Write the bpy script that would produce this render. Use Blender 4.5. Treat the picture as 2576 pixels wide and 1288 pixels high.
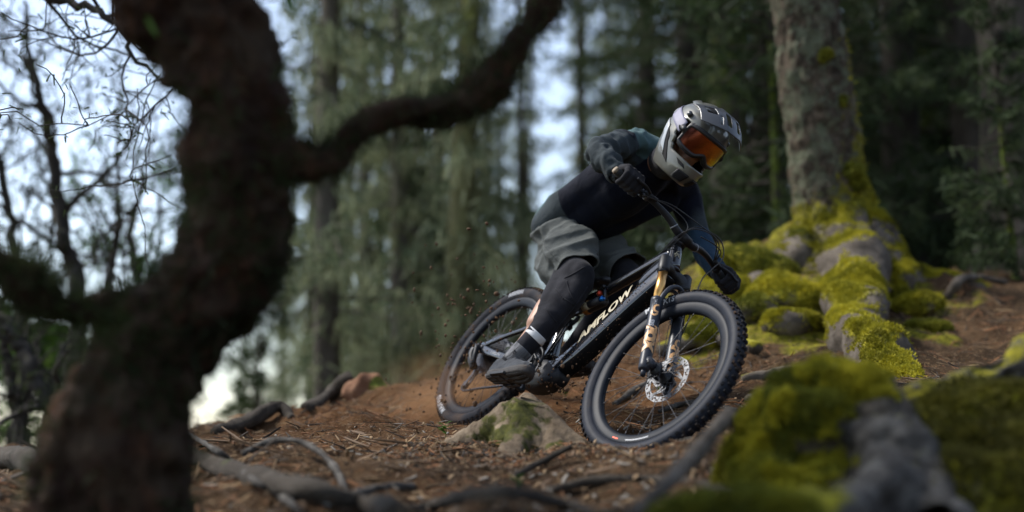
import bpy, bmesh, math, random
import numpy as np
from mathutils import Vector, Matrix, Quaternion

scene = bpy.context.scene
for _o in list(bpy.data.objects):
    bpy.data.objects.remove(_o)
rng = np.random.default_rng(7)
random.seed(7)
COL = scene.collection

# ------------------------------------------------------------------ camera, sky, sun, exposure
PITCH = math.radians(8.5)
FPX = 3148.5                                   # focal length in pixels of a 2576 wide picture
cam_data = bpy.data.cameras.new('camera')
cam = bpy.data.objects.new('camera', cam_data)
COL.objects.link(cam)
cam.location = (0, 0, 0)
cam.rotation_euler = (math.radians(90) + PITCH, 0, 0)
cam_data.sensor_width = 36.0
cam_data.lens = 36.0 * FPX / 2576.0
cam_data.clip_start = 0.05
cam_data.clip_end = 3000
cam_data.dof.use_dof = True
cam_data.dof.focus_distance = 4.95
cam_data.dof.aperture_fstop = 0.86
scene.camera = cam

SUN_EL, SUN_AZ = math.radians(54), math.radians(-74)     # azimuth from +Y towards +X
world = bpy.data.worlds.new('World')
scene.world = world
world.use_nodes = True
_nt = world.node_tree
_nt.nodes.clear()
_sky = _nt.nodes.new('ShaderNodeTexSky')
_sky.sky_type = 'NISHITA'
_sky.sun_disc = False
_sky.sun_elevation = SUN_EL
_sky.sun_rotation = SUN_AZ
_sky.air_density = 1.0
_sky.dust_density = 0.8
_sky.ozone_density = 1.0
_hs = _nt.nodes.new('ShaderNodeHueSaturation')
_hs.inputs['Saturation'].default_value = 0.74
_bg = _nt.nodes.new('ShaderNodeBackground')
_bg.inputs['Strength'].default_value = 0.072
_wo = _nt.nodes.new('ShaderNodeOutputWorld')
_nt.links.new(_sky.outputs[0], _hs.inputs['Color'])
_nt.links.new(_hs.outputs[0], _bg.inputs['Color'])
_nt.links.new(_bg.outputs[0], _wo.inputs['Surface'])

_sl = bpy.data.lights.new('sun', 'SUN')
_sl.energy = 1.5
_sl.angle = math.radians(12)
_sl.color = (1.0, 0.955, 0.89)
sun = bpy.data.objects.new('sun', _sl)
COL.objects.link(sun)
_sd = Vector((math.cos(SUN_EL) * math.sin(SUN_AZ), math.cos(SUN_EL) * math.cos(SUN_AZ), math.sin(SUN_EL)))
sun.rotation_euler = _sd.to_track_quat('Z', 'Y').to_euler()
sun.location = _sd * 60

scene.view_settings.view_transform = 'Standard'
scene.view_settings.look = 'None'
scene.view_settings.exposure = 1.95
scene.view_settings.gamma = 1.0
scene.view_settings.use_curve_mapping = False
scene.render.engine = 'CYCLES'
scene.cycles.use_denoising = True
scene.cycles.max_bounces = 5
scene.cycles.diffuse_bounces = 3
scene.cycles.glossy_bounces = 3
scene.cycles.transparent_max_bounces = 8
scene.cycles.caustics_reflective = False
scene.cycles.caustics_refractive = False

# ------------------------------------------------------------------ helpers
CP, SP = math.cos(PITCH), math.sin(PITCH)


def P(px, py, d):
    """a point at depth d metres seen at pixel (px, py) of the 2576 x 1288 picture"""
    x = (px - 1288.0) / FPX * d
    yd = (py - 644.0) / FPX * d
    return Vector((x, yd * SP + d * CP, -yd * CP + d * SP))


def camvec(x, yd, z):
    return Vector((x, yd * SP + z * CP, -yd * CP + z * SP))


class MB:
    def __init__(self):
        self.v, self.f, self.m, self.n = [], [], [], 0

    def add(self, V, F, mi=0):
        V = np.asarray(V, float).reshape(-1, 3)
        self.v.append(V)
        n = self.n
        self.f.extend([tuple(int(i) + n for i in q) for q in F])
        self.m.extend([mi] * len(F))
        self.n += len(V)
        return self

    def mesh(self, name, mats, smooth=True):
        me = bpy.data.meshes.new(name)
        V = np.concatenate(self.v) if self.v else np.zeros((0, 3))
        me.from_pydata(V.tolist(), [], self.f)
        for m in (mats if isinstance(mats, (list, tuple)) else [mats]):
            me.materials.append(m)
        if any(self.m):
            me.polygons.foreach_set('material_index', self.m)
        if smooth:
            me.polygons.foreach_set('use_smooth', [True] * len(me.polygons))
        me.update()
        return me

    def obj(self, name, mats, parent=None, smooth=True):
        return link(name, self.mesh(name, mats, smooth), parent)


def link(name, data, parent=None):
    o = bpy.data.objects.new(name, data)
    COL.objects.link(o)
    if parent is not None:
        o.parent = parent
    return o


def tag(o, label=None, cat=None, group=None, kind=None):
    if label: o['label'] = label
    if cat: o['category'] = cat
    if group: o['group'] = group
    if kind: o['kind'] = kind
    return o


def empty(name, loc=(0, 0, 0), label=None, cat=None, group=None):
    o = link(name, None)
    o.location = loc
    o.empty_display_size = 0.1
    return tag(o, label, cat, group)


def A(p):
    return np.array([p[0], p[1], p[2]], float)


def frames(path):
    path = np.asarray(path, float)
    n = len(path)
    T = np.gradient(path, axis=0)
    T /= np.linalg.norm(T, axis=1)[:, None] + 1e-12
    up = np.array([0.13, 0.21, 0.97])
    if abs(T[0] @ up) > 0.9:
        up = np.array([0.97, 0.13, 0.21])
    u = np.cross(T[0], up); u /= np.linalg.norm(u)
    U = [u]
    for i in range(1, n):
        u = U[-1] - T[i] * (U[-1] @ T[i])
        u /= np.linalg.norm(u) + 1e-12
        U.append(u)
    U = np.array(U)
    return T, U, np.cross(T, U)


def smooth_path(pts, n):
    """Catmull-Rom through points (any dimension)"""
    p = np.array([np.asarray(q, float) for q in pts])
    if len(p) < 3:
        s = np.linspace(0, 1, n)[:, None]
        return p[0] * (1 - s) + p[-1] * s
    q = np.vstack([2 * p[0] - p[1], p, 2 * p[-1] - p[-2]])
    out = []
    m = len(p) - 1
    for t in np.linspace(0, m - 1e-9, n):
        i = int(t); u = t - i
        a, b, c, d = q[i], q[i + 1], q[i + 2], q[i + 3]
        out.append(0.5 * (2 * b + (c - a) * u + (2 * a - 5 * b + 4 * c - d) * u * u + (3 * b - 3 * c + d - a) * u ** 3))
    return np.array(out)


def grid_faces(n, m, wrap=True, cap=True):
    F = []
    for i in range(n - 1):
        for j in range(m if wrap else m - 1):
            k = (j + 1) % m
            F.append((i * m + j, i * m + k, (i + 1) * m + k, (i + 1) * m + j))
    if cap and wrap:
        F.append(tuple(range(m - 1, -1, -1)))
        F.append(tuple((n - 1) * m + j for j in range(m)))
    return F


def tube(path, r, seg=10, cap=True, wob=0.0, seed=0, freq=3.0):
    path = np.asarray(path, float)
    n = len(path)
    r = np.full(n, r) if np.isscalar(r) else np.asarray(r, float)
    T, U, W = frames(path)
    th = np.linspace(0, 2 * np.pi, seg, endpoint=False)
    R = r[:, None] * np.ones(seg)
    if wob:
        g = np.random.default_rng(seed)
        s = np.arange(n) / max(n - 1, 1)
        for k in range(5):
            a = g.uniform(.4, 1) / (1 + .5 * k)
            R = R * (1 + wob * a * np.sin(s[:, None] * freq * (k + 1) * 2 * np.pi * g.uniform(.6, 1.4) + g.integers(1, 5) * th[None] + g.uniform(0, 6)))
    V = path[:, None] + R[:, :, None] * (np.cos(th)[None, :, None] * U[:, None] + np.sin(th)[None, :, None] * W[:, None])
    return V.reshape(-1, 3), grid_faces(n, seg, True, cap)


def lathe(profile, seg=48, axis='y', closed=False):
    """profile of (radius, height) turned round the y axis (closed = profile is a loop)"""
    pr = np.asarray(profile, float)
    m = len(pr)
    th = np.linspace(0, 2 * np.pi, seg, endpoint=False)
    V = np.zeros((seg, m, 3))
    V[:, :, 0] = np.cos(th)[:, None] * pr[None, :, 0]
    V[:, :, 2] = np.sin(th)[:, None] * pr[None, :, 0]
    V[:, :, 1] = pr[None, :, 1]
    F = []
    for i in range(seg):
        k = (i + 1) % seg
        for j in range(m if closed else m - 1):
            l = (j + 1) % m
            F.append((i * m + j, i * m + l, k * m + l, k * m + j))
    return V.reshape(-1, 3), F


def box(c, s, rot=None):
    c = np.asarray(c, float); s = np.asarray(s, float) / 2
    V = np.array([[x, y, z] for x in (-1, 1) for y in (-1, 1) for z in (-1, 1)], float) * s
    if rot is not None:
        V = V @ np.asarray(rot, float).T
    return V + c, [(0, 1, 3, 2), (4, 6, 7, 5), (0, 4, 5, 1), (2, 3, 7, 6), (0, 2, 6, 4), (1, 5, 7, 3)]


def bevel_obj(o, w=0.003, seg=2):
    m = o.modifiers.new('bevel', 'BEVEL'); m.width = w; m.segments = seg; m.limit_method = 'ANGLE'
    return o


def sphere(c, r, nu=16, nv=10):
    c = np.asarray(c, float); r = np.ones(3) * np.asarray(r, float)
    V = [c + r * [0, 0, -1]]
    for i in range(1, nv):
        a = -math.pi / 2 + math.pi * i / nv
        for j in range(nu):
            b = 2 * math.pi * j / nu
            V.append(c + r * [math.cos(a) * math.cos(b), math.cos(a) * math.sin(b), math.sin(a)])
    V.append(c + r * [0, 0, 1])
    F = []
    for j in range(nu):
        F.append((0, 1 + (j + 1) % nu, 1 + j))
        F.append((len(V) - 1, 1 + (nv - 2) * nu + j, 1 + (nv - 2) * nu + (j + 1) % nu))
    for i in range(nv - 2):
        for j in range(nu):
            k = (j + 1) % nu
            F.append((1 + i * nu + j, 1 + i * nu + k, 1 + (i + 1) * nu + k, 1 + (i + 1) * nu + j))
    return np.array(V), F


def capsule(a, b, ra, rb, seg=18):
    """closed tapered capsule"""
    a = A(a); b = A(b)
    d = b - a; L = np.linalg.norm(d)
    if L < 1e-6:
        return sphere(a, max(ra, rb))
    d /= L
    pts, rs = [], []
    for t in np.linspace(-math.pi / 2, 0, 6):
        pts.append(a + d * ra * math.sin(t)); rs.append(max(ra * math.cos(t), 1e-4))
    for t in np.linspace(0, math.pi / 2, 6):
        pts.append(b + d * rb * math.sin(t)); rs.append(max(rb * math.cos(t), 1e-4))
    up = np.array([0.3, 0.2, 0.9]) if abs(d[2]) < 0.8 else np.array([0.9, 0.3, 0.1])
    u = np.cross(d, up); u /= np.linalg.norm(u); w = np.cross(d, u)
    th = np.linspace(0, 2 * np.pi, seg, endpoint=False)
    V = np.array(pts)[:, None] + np.array(rs)[:, None, None] * (np.cos(th)[None, :, None] * u + np.sin(th)[None, :, None] * w)
    return V.reshape(-1, 3), grid_faces(len(pts), seg)


def remesh(name, mb, voxel, mat, parent=None, smooth=6, factor=0.6):
    """fuse the overlapping closed shells of mb to one smooth skin"""
    me = mb.mesh(name + '_raw', [])
    o = link(name + '_raw', me)
    m = o.modifiers.new('r', 'REMESH'); m.mode = 'VOXEL'; m.voxel_size = voxel; m.use_smooth_shade = True
    if smooth:
        s = o.modifiers.new('s', 'SMOOTH'); s.iterations = smooth; s.factor = factor
    dg = bpy.context.evaluated_depsgraph_get()
    dg.update()
    me2 = bpy.data.meshes.new_from_object(o.evaluated_get(dg), depsgraph=dg)
    bpy.data.objects.remove(o); bpy.data.meshes.remove(me)
    me2.name = name
    me2.materials.clear()
    for q in (mat if isinstance(mat, (list, tuple)) else [mat]):
        me2.materials.append(q)
    me2.polygons.foreach_set('use_smooth', [True] * len(me2.polygons))
    return link(name, me2, parent)


def get_v(me):
    a = np.empty(len(me.vertices) * 3); me.vertices.foreach_get('co', a); return a.reshape(-1, 3)


def get_n(me):
    a = np.empty(len(me.vertices) * 3); me.vertices.foreach_get('normal', a); return a.reshape(-1, 3)


def set_v(me, V):
    me.vertices.foreach_set('co', np.asarray(V).ravel()); me.update()


def point_attr(me, name, vals):
    at = me.attributes.new(name, 'FLOAT', 'POINT')
    at.data.foreach_set('value', np.asarray(vals, np.float32))


# value noise in numpy
_perm = np.random.default_rng(3).random((64, 64, 64))


def vnoise(p):
    p = np.asarray(p, float)
    i = np.floor(p).astype(int); f = p - i
    f = f * f * (3 - 2 * f)
    i0 = i & 63; i1 = (i + 1) & 63
    x0, y0, z0 = i0[..., 0], i0[..., 1], i0[..., 2]
    x1, y1, z1 = i1[..., 0], i1[..., 1], i1[..., 2]
    fx, fy, fz = f[..., 0], f[..., 1], f[..., 2]
    L = lambda a, b, t: a + (b - a) * t
    return L(L(L(_perm[x0, y0, z0], _perm[x1, y0, z0], fx), L(_perm[x0, y1, z0], _perm[x1, y1, z0], fx), fy),
             L(L(_perm[x0, y0, z1], _perm[x1, y0, z1], fx), L(_perm[x0, y1, z1], _perm[x1, y1, z1], fx), fy), fz) - 0.5


def fbm(p, octv=4, gain=0.5):
    p = np.asarray(p, float); s = 0; a = 1.0
    for k in range(octv):
        s = s + a * vnoise(p * (2 ** k) + 7.3 * k); a *= gain
    return s


# ------------------------------------------------------------------ materials
def nodes(name):
    m = bpy.data.materials.new(name); m.use_nodes = True
    nt = m.node_tree
    b = nt.nodes['Principled BSDF']
    return m, nt, b


def N(nt, typ, **kw):
    n = nt.nodes.new(typ)
    for k, v in kw.items():
        if k.startswith('i_'):
            n.inputs[k[2:].replace('_', ' ')].default_value = v
        else:
            setattr(n, k, v)
    return n


def ramp(nt, stops):
    r = nt.nodes.new('ShaderNodeValToRGB')
    e = r.color_ramp.elements
    while len(e) < len(stops): e.new(0.5)
    for k, (p, c) in enumerate(stops):
        e[k].position = p
        e[k].color = (*c, 1) if len(c) == 3 else c
    return r


def noise_tex(nt, scale, detail=5, rough=0.6, stretch=(1, 1, 1), dist=0.0, coords='Object'):
    tc = nt.nodes.new('ShaderNodeTexCoord')
    mp = nt.nodes.new('ShaderNodeMapping')
    mp.inputs['Scale'].default_value = stretch
    nt.links.new(tc.outputs[coords], mp.inputs[0])
    n = nt.nodes.new('ShaderNodeTexNoise')
    n.inputs['Scale'].default_value = scale
    n.inputs['Detail'].default_value = detail
    n.inputs['Roughness'].default_value = rough
    n.inputs['Distortion'].default_value = dist
    nt.links.new(mp.outputs[0], n.inputs['Vector'])
    return n


def PM(name, stops, scale=8, detail=5, rough=0.7, bump=0.0, bscale=None, bdist=0.01, metal=0.0, stretch=(1, 1, 1),
       spec=0.5, coat=0.0, sheen=0.0, rvar=0.0):
    """procedural material: colours over noise, roughness over noise, bump over finer noise"""
    m, nt, b = nodes(name)
    if isinstance(stops[0], (int, float)):
        c = stops
        stops = [(0.35, tuple(x * 0.82 for x in c)), (0.65, tuple(min(1, x * 1.15) for x in c))]
    n = noise_tex(nt, scale, detail, 0.6, stretch)
    r = ramp(nt, stops)
    nt.links.new(n.outputs['Fac'], r.inputs['Fac'])
    nt.links.new(r.outputs['Color'], b.inputs['Base Color'])
    b.inputs['Roughness'].default_value = rough
    b.inputs['Metallic'].default_value = metal
    b.inputs['Specular IOR Level'].default_value = spec
    if coat:
        b.inputs['Coat Weight'].default_value = coat
        b.inputs['Coat Roughness'].default_value = 0.08
    if sheen:
        b.inputs['Sheen Weight'].default_value = sheen
    if rvar:
        n3 = noise_tex(nt, scale * 2.3, 4, 0.6)
        mr = N(nt, 'ShaderNodeMapRange')
        mr.inputs['To Min'].default_value = max(0, rough - rvar); mr.inputs['To Max'].default_value = min(1, rough + rvar)
        nt.links.new(n3.outputs['Fac'], mr.inputs['Value']); nt.links.new(mr.outputs[0], b.inputs['Roughness'])
    if bump:
        n2 = noise_tex(nt, bscale or scale * 4, 6, 0.65, stretch)
        bp = N(nt, 'ShaderNodeBump'); bp.inputs['Strength'].default_value = bump; bp.inputs['Distance'].default_value = bdist
        nt.links.new(n2.outputs['Fac'], bp.inputs['Height']); nt.links.new(bp.outputs[0], b.inputs['Normal'])
    return m

# ================================================================== the bicycle
RB = np.array([[0.5066629694859649, 0.7062654870241025, 0.488878834989238],
               [-0.01946148395002728, 0.5750290936504218, -0.8164325071781705],
               [-0.8577376556932352, 0.40414181087111223, 0.3073035078262727]])
TB = np.array([-0.056975098061505816, 0.7835231211121659, 5.194706056178058])
WC = np.array([[1, 0, 0], [0, SP, CP], [0, -CP, SP]])
BR = WC @ RB
BT = WC @ TB
BIKE_M = Matrix([[*BR[0], BT[0]], [*BR[1], BT[1]], [*BR[2], BT[2]], [0, 0, 0, 1]])


def B(x, y, z):
    """bicycle coordinates (x ahead, y to its left, z up) to the world"""
    return Vector(BR @ np.array([x, y, z]) + BT)


HA = 1.1257 + 0.0017
AX = np.array([-math.cos(HA), 0, math.sin(HA)])
FW = np.array([math.sin(HA), 0, math.cos(HA)])
YY = np.array([0, 1.0, 0])
HTOP = np.array([.475, 0, .992])
HBOT = HTOP - AX * .125
STEER = 0.0763
_c, _s = math.cos(STEER), math.sin(STEER)
_K = np.array([[0, -AX[2], AX[1]], [AX[2], 0, -AX[0]], [-AX[1], AX[0], 0]])
RS = np.eye(3) + _s * _K + (1 - _c) * _K @ _K


def SF(a, b, c):
    """steered front end: a along the steerer, b ahead, c to the left"""
    return HBOT + RS @ (AX * a + FW * b + YY * c)


def sf_arr(V):
    V = np.asarray(V, float)
    return HBOT + (V[:, :1] * AX + V[:, 1:2] * FW + V[:, 2:3] * YY) @ RS.T


FHUB = SF(-.5393, .044, 0)
RF = RS
RHUB = np.array([-.4413, 0, .4098])
# ================================================================== terrain
def W2(p):
    return (p.x, p.y, p.z)


_cp = []
for px_, py_, d_ in [(1288, 1310, 2.5), (700, 1330, 2.65), (300, 1350, 3.1), (100, 1345, 3.1), (1900, 1335, 2.5), (2200, 1370, 2.6), (2350, 1370, 2.7), (2600, 1340, 2.7), (-200, 1330, 3.3),
                     (0, 1150, 6.2), (-300, 1160, 6.5), (250, 1130, 6.0), (470, 1093, 5.8), (600, 1085, 6.0), (700, 1042, 6.5), (800, 1032, 6.9), (880, 1000, 7.1), (1000, 994, 7.2), (1090, 996, 6.7),
                     (700, 1190, 3.7), (1000, 1130, 4.4), (1000, 1060, 5.6), (1250, 1000, 6.0), (1200, 1075, 5.2), (1180, 1110, 4.8), (1330, 1120, 4.75), (1100, 1200, 3.6), (1450, 1220, 3.5), (1400, 1150, 4.3), (1450, 1060, 5.0), (1500, 900, 6.8), (1330, 985, 6.6),
                     (1660, 770, 8.6), (1830, 672, 9.2), (1640, 1000, 5.5), (1750, 1040, 5.0), (1900, 905, 5.9), (1900, 1000, 5.0), (1750, 1130, 4.3), (1800, 1180, 3.5), (1950, 1110, 3.7),
                     (2110, 650, 8.4), (1990, 690, 8.2), (2250, 700, 8.2), (2400, 720, 8.7), (2560, 696, 9.2), (2800, 690, 9.6), (2400, 860, 6.6), (2560, 800, 7.2), (2150, 850, 6.6), (2250, 960, 5.2), (2500, 930, 5.4), (2300, 1050, 4.2), (2560, 1000, 4.4),
                     (2000, 780, 7.2), (1800, 900, 6.3), (2200, 800, 7.2)]:
    _cp.append(W2(P(px_, py_, d_)))
# under the tyres
for c, Rm in ((BT + BR @ FHUB, BR @ RF), (BT + BR @ RHUB, BR)):
    th = np.linspace(0, 2 * np.pi, 361); q = c + .3415 * (np.cos(th)[:, None] * Rm[:, 0] + np.sin(th)[:, None] * Rm[:, 2])
    k = q[np.argmin(q[:, 2])]
    _cp.append((k[0], k[1], k[2] - .027))
    _cp.append((k[0] + .15, k[1] + .05, k[2] - .022)); _cp.append((k[0] - .12, k[1] + .02, k[2] - .032))
# near the camera, behind it, and beyond the crest
_cp += [(0, .6, -.28), (-1, .6, -.36), (1.2, .7, -.28), (-1.0, 1.8, -.40), (.9, 1.8, -.36), (0, -1.5, -.4), (-3, -1, -.4), (3, -1, .1), (0, -6, -.5), (-6, -6, -1.4), (6, -6, .6),
        (-2.6, 4.2, -.3), (-3.4, 6.5, -.35), (-4.5, 3, -.7), (-2.2, 8.5, -.15), (-.8, 9.0, .20), (-4, 11, -1.1), (-1, 12.5, -.5), (.6, 9.6, .55), (1.0, 13, .35),
        (2.6, 12, 1.45), (4.2, 12, 1.6), (6, 9, 1.7), (5, 5, 1.0), (4, 3, .55), (8, 13, 2.3), (1.0, 17, -.6), (-3, 18, -2.6), (4, 18, 1.6), (10, 18, 3.0),
        (-10, 8, -2.8), (-10, 18, -5), (-5, 26, -6), (5, 26, .6), (14, 26, 3.8), (0, 34, -4), (-16, 30, -9), (20, 10, 4.5), (24, 34, 5)]
_cp = np.array(_cp)


def _phi(r): return r
_n = len(_cp)
_d = np.linalg.norm(_cp[:, None, :2] - _cp[None, :, :2], axis=2)
_Am = np.zeros((_n + 3, _n + 3)); _Am[:_n, :_n] = _phi(_d) - np.eye(_n) * .015
_Am[:_n, _n] = 1; _Am[:_n, _n + 1:] = _cp[:, :2]; _Am[_n, :_n] = 1; _Am[_n + 1:, :_n] = _cp[:, :2].T
_w = np.linalg.solve(_Am, np.concatenate([_cp[:, 2], np.zeros(3)]))


def gz0(x, y):
    x = np.atleast_1d(np.asarray(x, float)); y = np.atleast_1d(np.asarray(y, float))
    out = np.empty(len(x))
    for i in range(0, len(x), 20000):
        xs, ys = np.clip(x[i:i + 20000], -18, 26), np.clip(y[i:i + 20000], -7, 36)
        r = np.hypot(xs[:, None] - _cp[None, :, 0], ys[:, None] - _cp[None, :, 1])
        out[i:i + 20000] = r @ _w[:_n] + _w[_n] + _w[_n + 1] * xs + _w[_n + 2] * ys
    far = np.clip((np.hypot(x, y) - 30) / 250, 0, 1)
    return out * (1 - far) - 8 * far


def gz(x, y):
    x = np.atleast_1d(np.asarray(x, float)); y = np.atleast_1d(np.asarray(y, float))
    p = np.stack([x, y, np.zeros_like(x)], 1)
    r = np.hypot(x, y)
    near = np.clip((r - .5) / 1.5, .25, 1)
    calm = 1 - .6 * np.exp(-(((x - .25) / .8) ** 2 + ((y - 4.9) / 1.3) ** 2))       # the ridden line is worn smooth
    bump = .085 * fbm(p * 1.3 + 3, 3) + calm * (.085 * fbm(p * 4.3, 3) + .036 * fbm(p * 15 + 9, 3))
    # the mound of roots and moss round the big spruce
    mnd = np.exp(-(((x - 1.75) / .62) ** 2 + ((y - 8.05) / .55) ** 2)) * .17 + np.exp(-(((x - 2.15) / .95) ** 2 + ((y - 8.25) / .45) ** 2)) * .16 + np.exp(-(((x - 1.55) / .45) ** 2 + ((y - 7.25) / .5) ** 2)) * .08
    mnd = mnd * (1 + 1.6 * fbm(p * 2.3 + 21, 3)) + np.clip(mnd * 5, 0, 1) * .09 * fbm(p * 6.1 + 2, 3)
    return gz0(x, y) + bump * near + mnd - .01


def gzf(x, y): return float(gz(x, y)[0])


# one sheet, fine around the trail and coarse to the horizon
def axis_pts(fine0, fine1, step, far0, far1):
    a = list(np.arange(fine0, fine1 + 1e-6, step)); s = step; v = fine1
    while v < far1: s *= 1.22; v += s; a.append(v)
    s = step; v = fine0
    while v > far0: s *= 1.22; v -= s; a.insert(0, v)
    return np.array(a)


_gx = axis_pts(-3.2, 4.2, .026, -700, 700); _gy = axis_pts(.5, 9.4, .026, -300, 1200)
_X, _Y = np.meshgrid(_gx, _gy)
_Z = gz(_X.ravel(), _Y.ravel())
_me = bpy.data.meshes.new('ground')
_nx, _ny = len(_gx), len(_gy)
_idx = np.arange(_nx * _ny).reshape(_ny, _nx)
_q = np.stack([_idx[:-1, :-1], _idx[:-1, 1:], _idx[1:, 1:], _idx[1:, :-1]], -1).reshape(-1, 4)
_me.vertices.add(_nx * _ny); _me.vertices.foreach_set('co', np.stack([_X.ravel(), _Y.ravel(), _Z], 1).ravel())
_me.loops.add(len(_q) * 4); _me.loops.foreach_set('vertex_index', _q.ravel())
_me.polygons.add(len(_q)); _me.polygons.foreach_set('loop_start', np.arange(0, len(_q) * 4, 4)); _me.polygons.foreach_set('loop_total', np.full(len(_q), 4))
_me.polygons.foreach_set('use_smooth', np.ones(len(_q), bool))
_me.update()
# where the trail is bare reddish soil, and where moss grows
_Xr, _Yr = _X.ravel(), _Y.ravel()
_pn = np.stack([_Xr, _Yr, 0 * _Xr], 1)
_tr = np.exp(-(((_Xr + .55 - .10 * (_Yr - 5.5)) / 1.0) ** 2 + ((_Yr - 6.1) / 1.35) ** 2)) + .7 * np.exp(-(((_Xr - .35) / .55) ** 2 + ((_Yr - 6.0) / 1.1) ** 2))
_tr = np.clip(_tr * 1.15 + .5 * fbm(_pn * 2.2, 4), 0, 1)
_ms = .9 * np.exp(-(((_Xr - 1.95) / .75) ** 2 + ((_Yr - 8.2) / .55) ** 2)) + np.exp(-(((_Xr - 1.75) / 1.0) ** 2 + ((_Yr - 8.0) / 1.5) ** 2)) + .8 * np.exp(-(((_Xr - 1.25) / .55) ** 2 + ((_Yr - 6.7) / .8) ** 2))
_ms = np.clip(_ms * 1.15 - .32 + 1.7 * fbm(_pn * 3.1 + 4, 5), 0, 1)
_ms = _ms * np.clip((np.exp(-(((_Xr - 1.65) / 1.0) ** 2 + ((_Yr - 7.7) / 1.7) ** 2)) - .14) * 5, 0, 1)
_grn = np.clip((np.hypot(_Xr, _Yr) - 11) / 6, 0, 1)
_ms = np.maximum(_ms, _grn * np.clip(.5 + 1.2 * fbm(_pn * .4, 3), 0, 1))
point_attr(_me, 'trail', _tr); point_attr(_me, 'moss', _ms)


def moss_mix(nt, b, fac_socket, c1=(.035, .036, .008), c2=(.29, .26, .025)):
    """lay moss over what feeds the base colour"""
    cur = b.inputs['Base Color'].links[0].from_socket
    n = noise_tex(nt, 26, 5, .7); r = ramp(nt, [(.30, c1), (.52, tuple((x + y) / 2 for x, y in zip(c1, c2))), (.72, c2)])
    nt.links.new(n.outputs['Fac'], r.inputs['Fac'])
    mx = N(nt, 'ShaderNodeMix', data_type='RGBA')
    nt.links.new(fac_socket, mx.inputs[0]); nt.links.new(cur, mx.inputs[6]); nt.links.new(r.outputs[0], mx.inputs[7])
    nt.links.new(mx.outputs[2], b.inputs['Base Color'])


def soil_material():
    m, nt, b = nodes('forest_floor_soil')
    n1 = noise_tex(nt, 3.0, 8, .7); r1 = ramp(nt, [(.28, (.012, .008, .005)), (.5, (.046, .028, .015)), (.72, (.115, .070, .038))])
    n2 = noise_tex(nt, 9.0, 8, .75); r2 = ramp(nt, [(.25, (.042, .019, .008)), (.5, (.105, .050, .021)), (.75, (.20, .105, .046))])
    nt.links.new(n1.outputs['Fac'], r1.inputs['Fac']); nt.links.new(n2.outputs['Fac'], r2.inputs['Fac'])
    at = N(nt, 'ShaderNodeAttribute', attribute_name='trail')
    mx = N(nt, 'ShaderNodeMix', data_type='RGBA')
    nt.links.new(at.outputs['Fac'], mx.inputs[0]); nt.links.new(r1.outputs[0], mx.inputs[6]); nt.links.new(r2.outputs[0], mx.inputs[7])
    # needle speckle
    n3 = noise_tex(nt, 90, 3, .8, (1, .25, 1), 1.0); r3 = ramp(nt, [(.56, (0, 0, 0)), (.62, (1, 1, 1))])
    nt.links.new(n3.outputs['Fac'], r3.inputs['Fac'])
    mx2 = N(nt, 'ShaderNodeMix', data_type='RGBA'); mx2.inputs[7].default_value = (.20, .135, .075, 1)
    ml = N(nt, 'ShaderNodeMath', operation='MULTIPLY'); ml.inputs[1].default_value = .55
    nt.links.new(r3.outputs[0], ml.inputs[0]); nt.links.new(ml.outputs[0], mx2.inputs[0]); nt.links.new(mx.outputs[2], mx2.inputs[6])
    nt.links.new(mx2.outputs[2], b.inputs['Base Color'])
    am = N(nt, 'ShaderNodeAttribute', attribute_name='moss')
    mr = N(nt, 'ShaderNodeMapRange'); mr.inputs['From Min'].default_value = .35; mr.inputs['From Max'].default_value = .6
    nt.links.new(am.outputs['Fac'], mr.inputs['Value']); moss_mix(nt, b, mr.outputs[0])
    b.inputs['Roughness'].default_value = .95; b.inputs['Specular IOR Level'].default_value = .08
    nb = noise_tex(nt, 45, 8, .75)
    bp = N(nt, 'ShaderNodeBump'); bp.inputs['Strength'].default_value = .9; bp.inputs['Distance'].default_value = .02
    nt.links.new(nb.outputs['Fac'], bp.inputs['Height']); nt.links.new(bp.outputs[0], b.inputs['Normal'])
    return m


_me.materials.append(soil_material())
ground = link('ground', _me)
tag(ground, 'brown forest floor of needles and bare soil sloping up to the right', kind='structure')
# ------------------------------------------------------------------ the bicycle's parts
M_black = PM('gloss_black_frame_paint', [(0.3, (.006, .007, .009)), (0.7, (.012, .013, .016))], 30, 4, .16, coat=.6, rvar=.06)
M_satin = PM('satin_black_alloy', [(0.3, (.008, .009, .011)), (0.6, (.014, .015, .018)), (0.85, (.04, .029, .02))], 30, 5, .46, bump=.05, spec=.3)
M_fork = PM('dark_graphite_fork_paint', [(0.3, (.017, .019, .027)), (0.7, (.024, .027, .036))], 30, 3, .40, spec=.3, rvar=.05)
M_gold = PM('gold_kashima_coat', [(0.3, (.58, .31, .095)), (0.7, (.68, .38, .13))], 20, 3, .30, metal=1.0)
M_goldprint = PM('gold_print', [(0.3, (.34, .295, .195)), (0.7, (.41, .36, .25))], 30, 3, .45)
M_copper = PM('copper_print', [(0.3, (.50, .27, .11)), (0.7, (.60, .34, .15))], 30, 3, .45)
M_white = PM('white_print', [(0.3, (.26, .27, .29)), (0.7, (.40, .41, .43))], 60, 4, .5)
M_grey = PM('grey_print', [(0.3, (.22, .23, .26)), (0.7, (.30, .31, .34))], 60, 4, .5)
M_rubber = PM('black_tyre_rubber', [(0.3, (.007, .009, .015)), (0.55, (.011, .014, .023)), (0.8, (.030, .026, .026))], 25, 5, .62, bump=.12, bscale=160, bdist=.002, spec=.2)
M_dusty = PM('dusty_tyre_rubber', [(0.3, (.016, .017, .022)), (0.55, (.028, .028, .032)), (0.8, (.075, .050, .036))], 14, 5, .8, bump=.2, bscale=120, bdist=.002, spec=.10)
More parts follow.
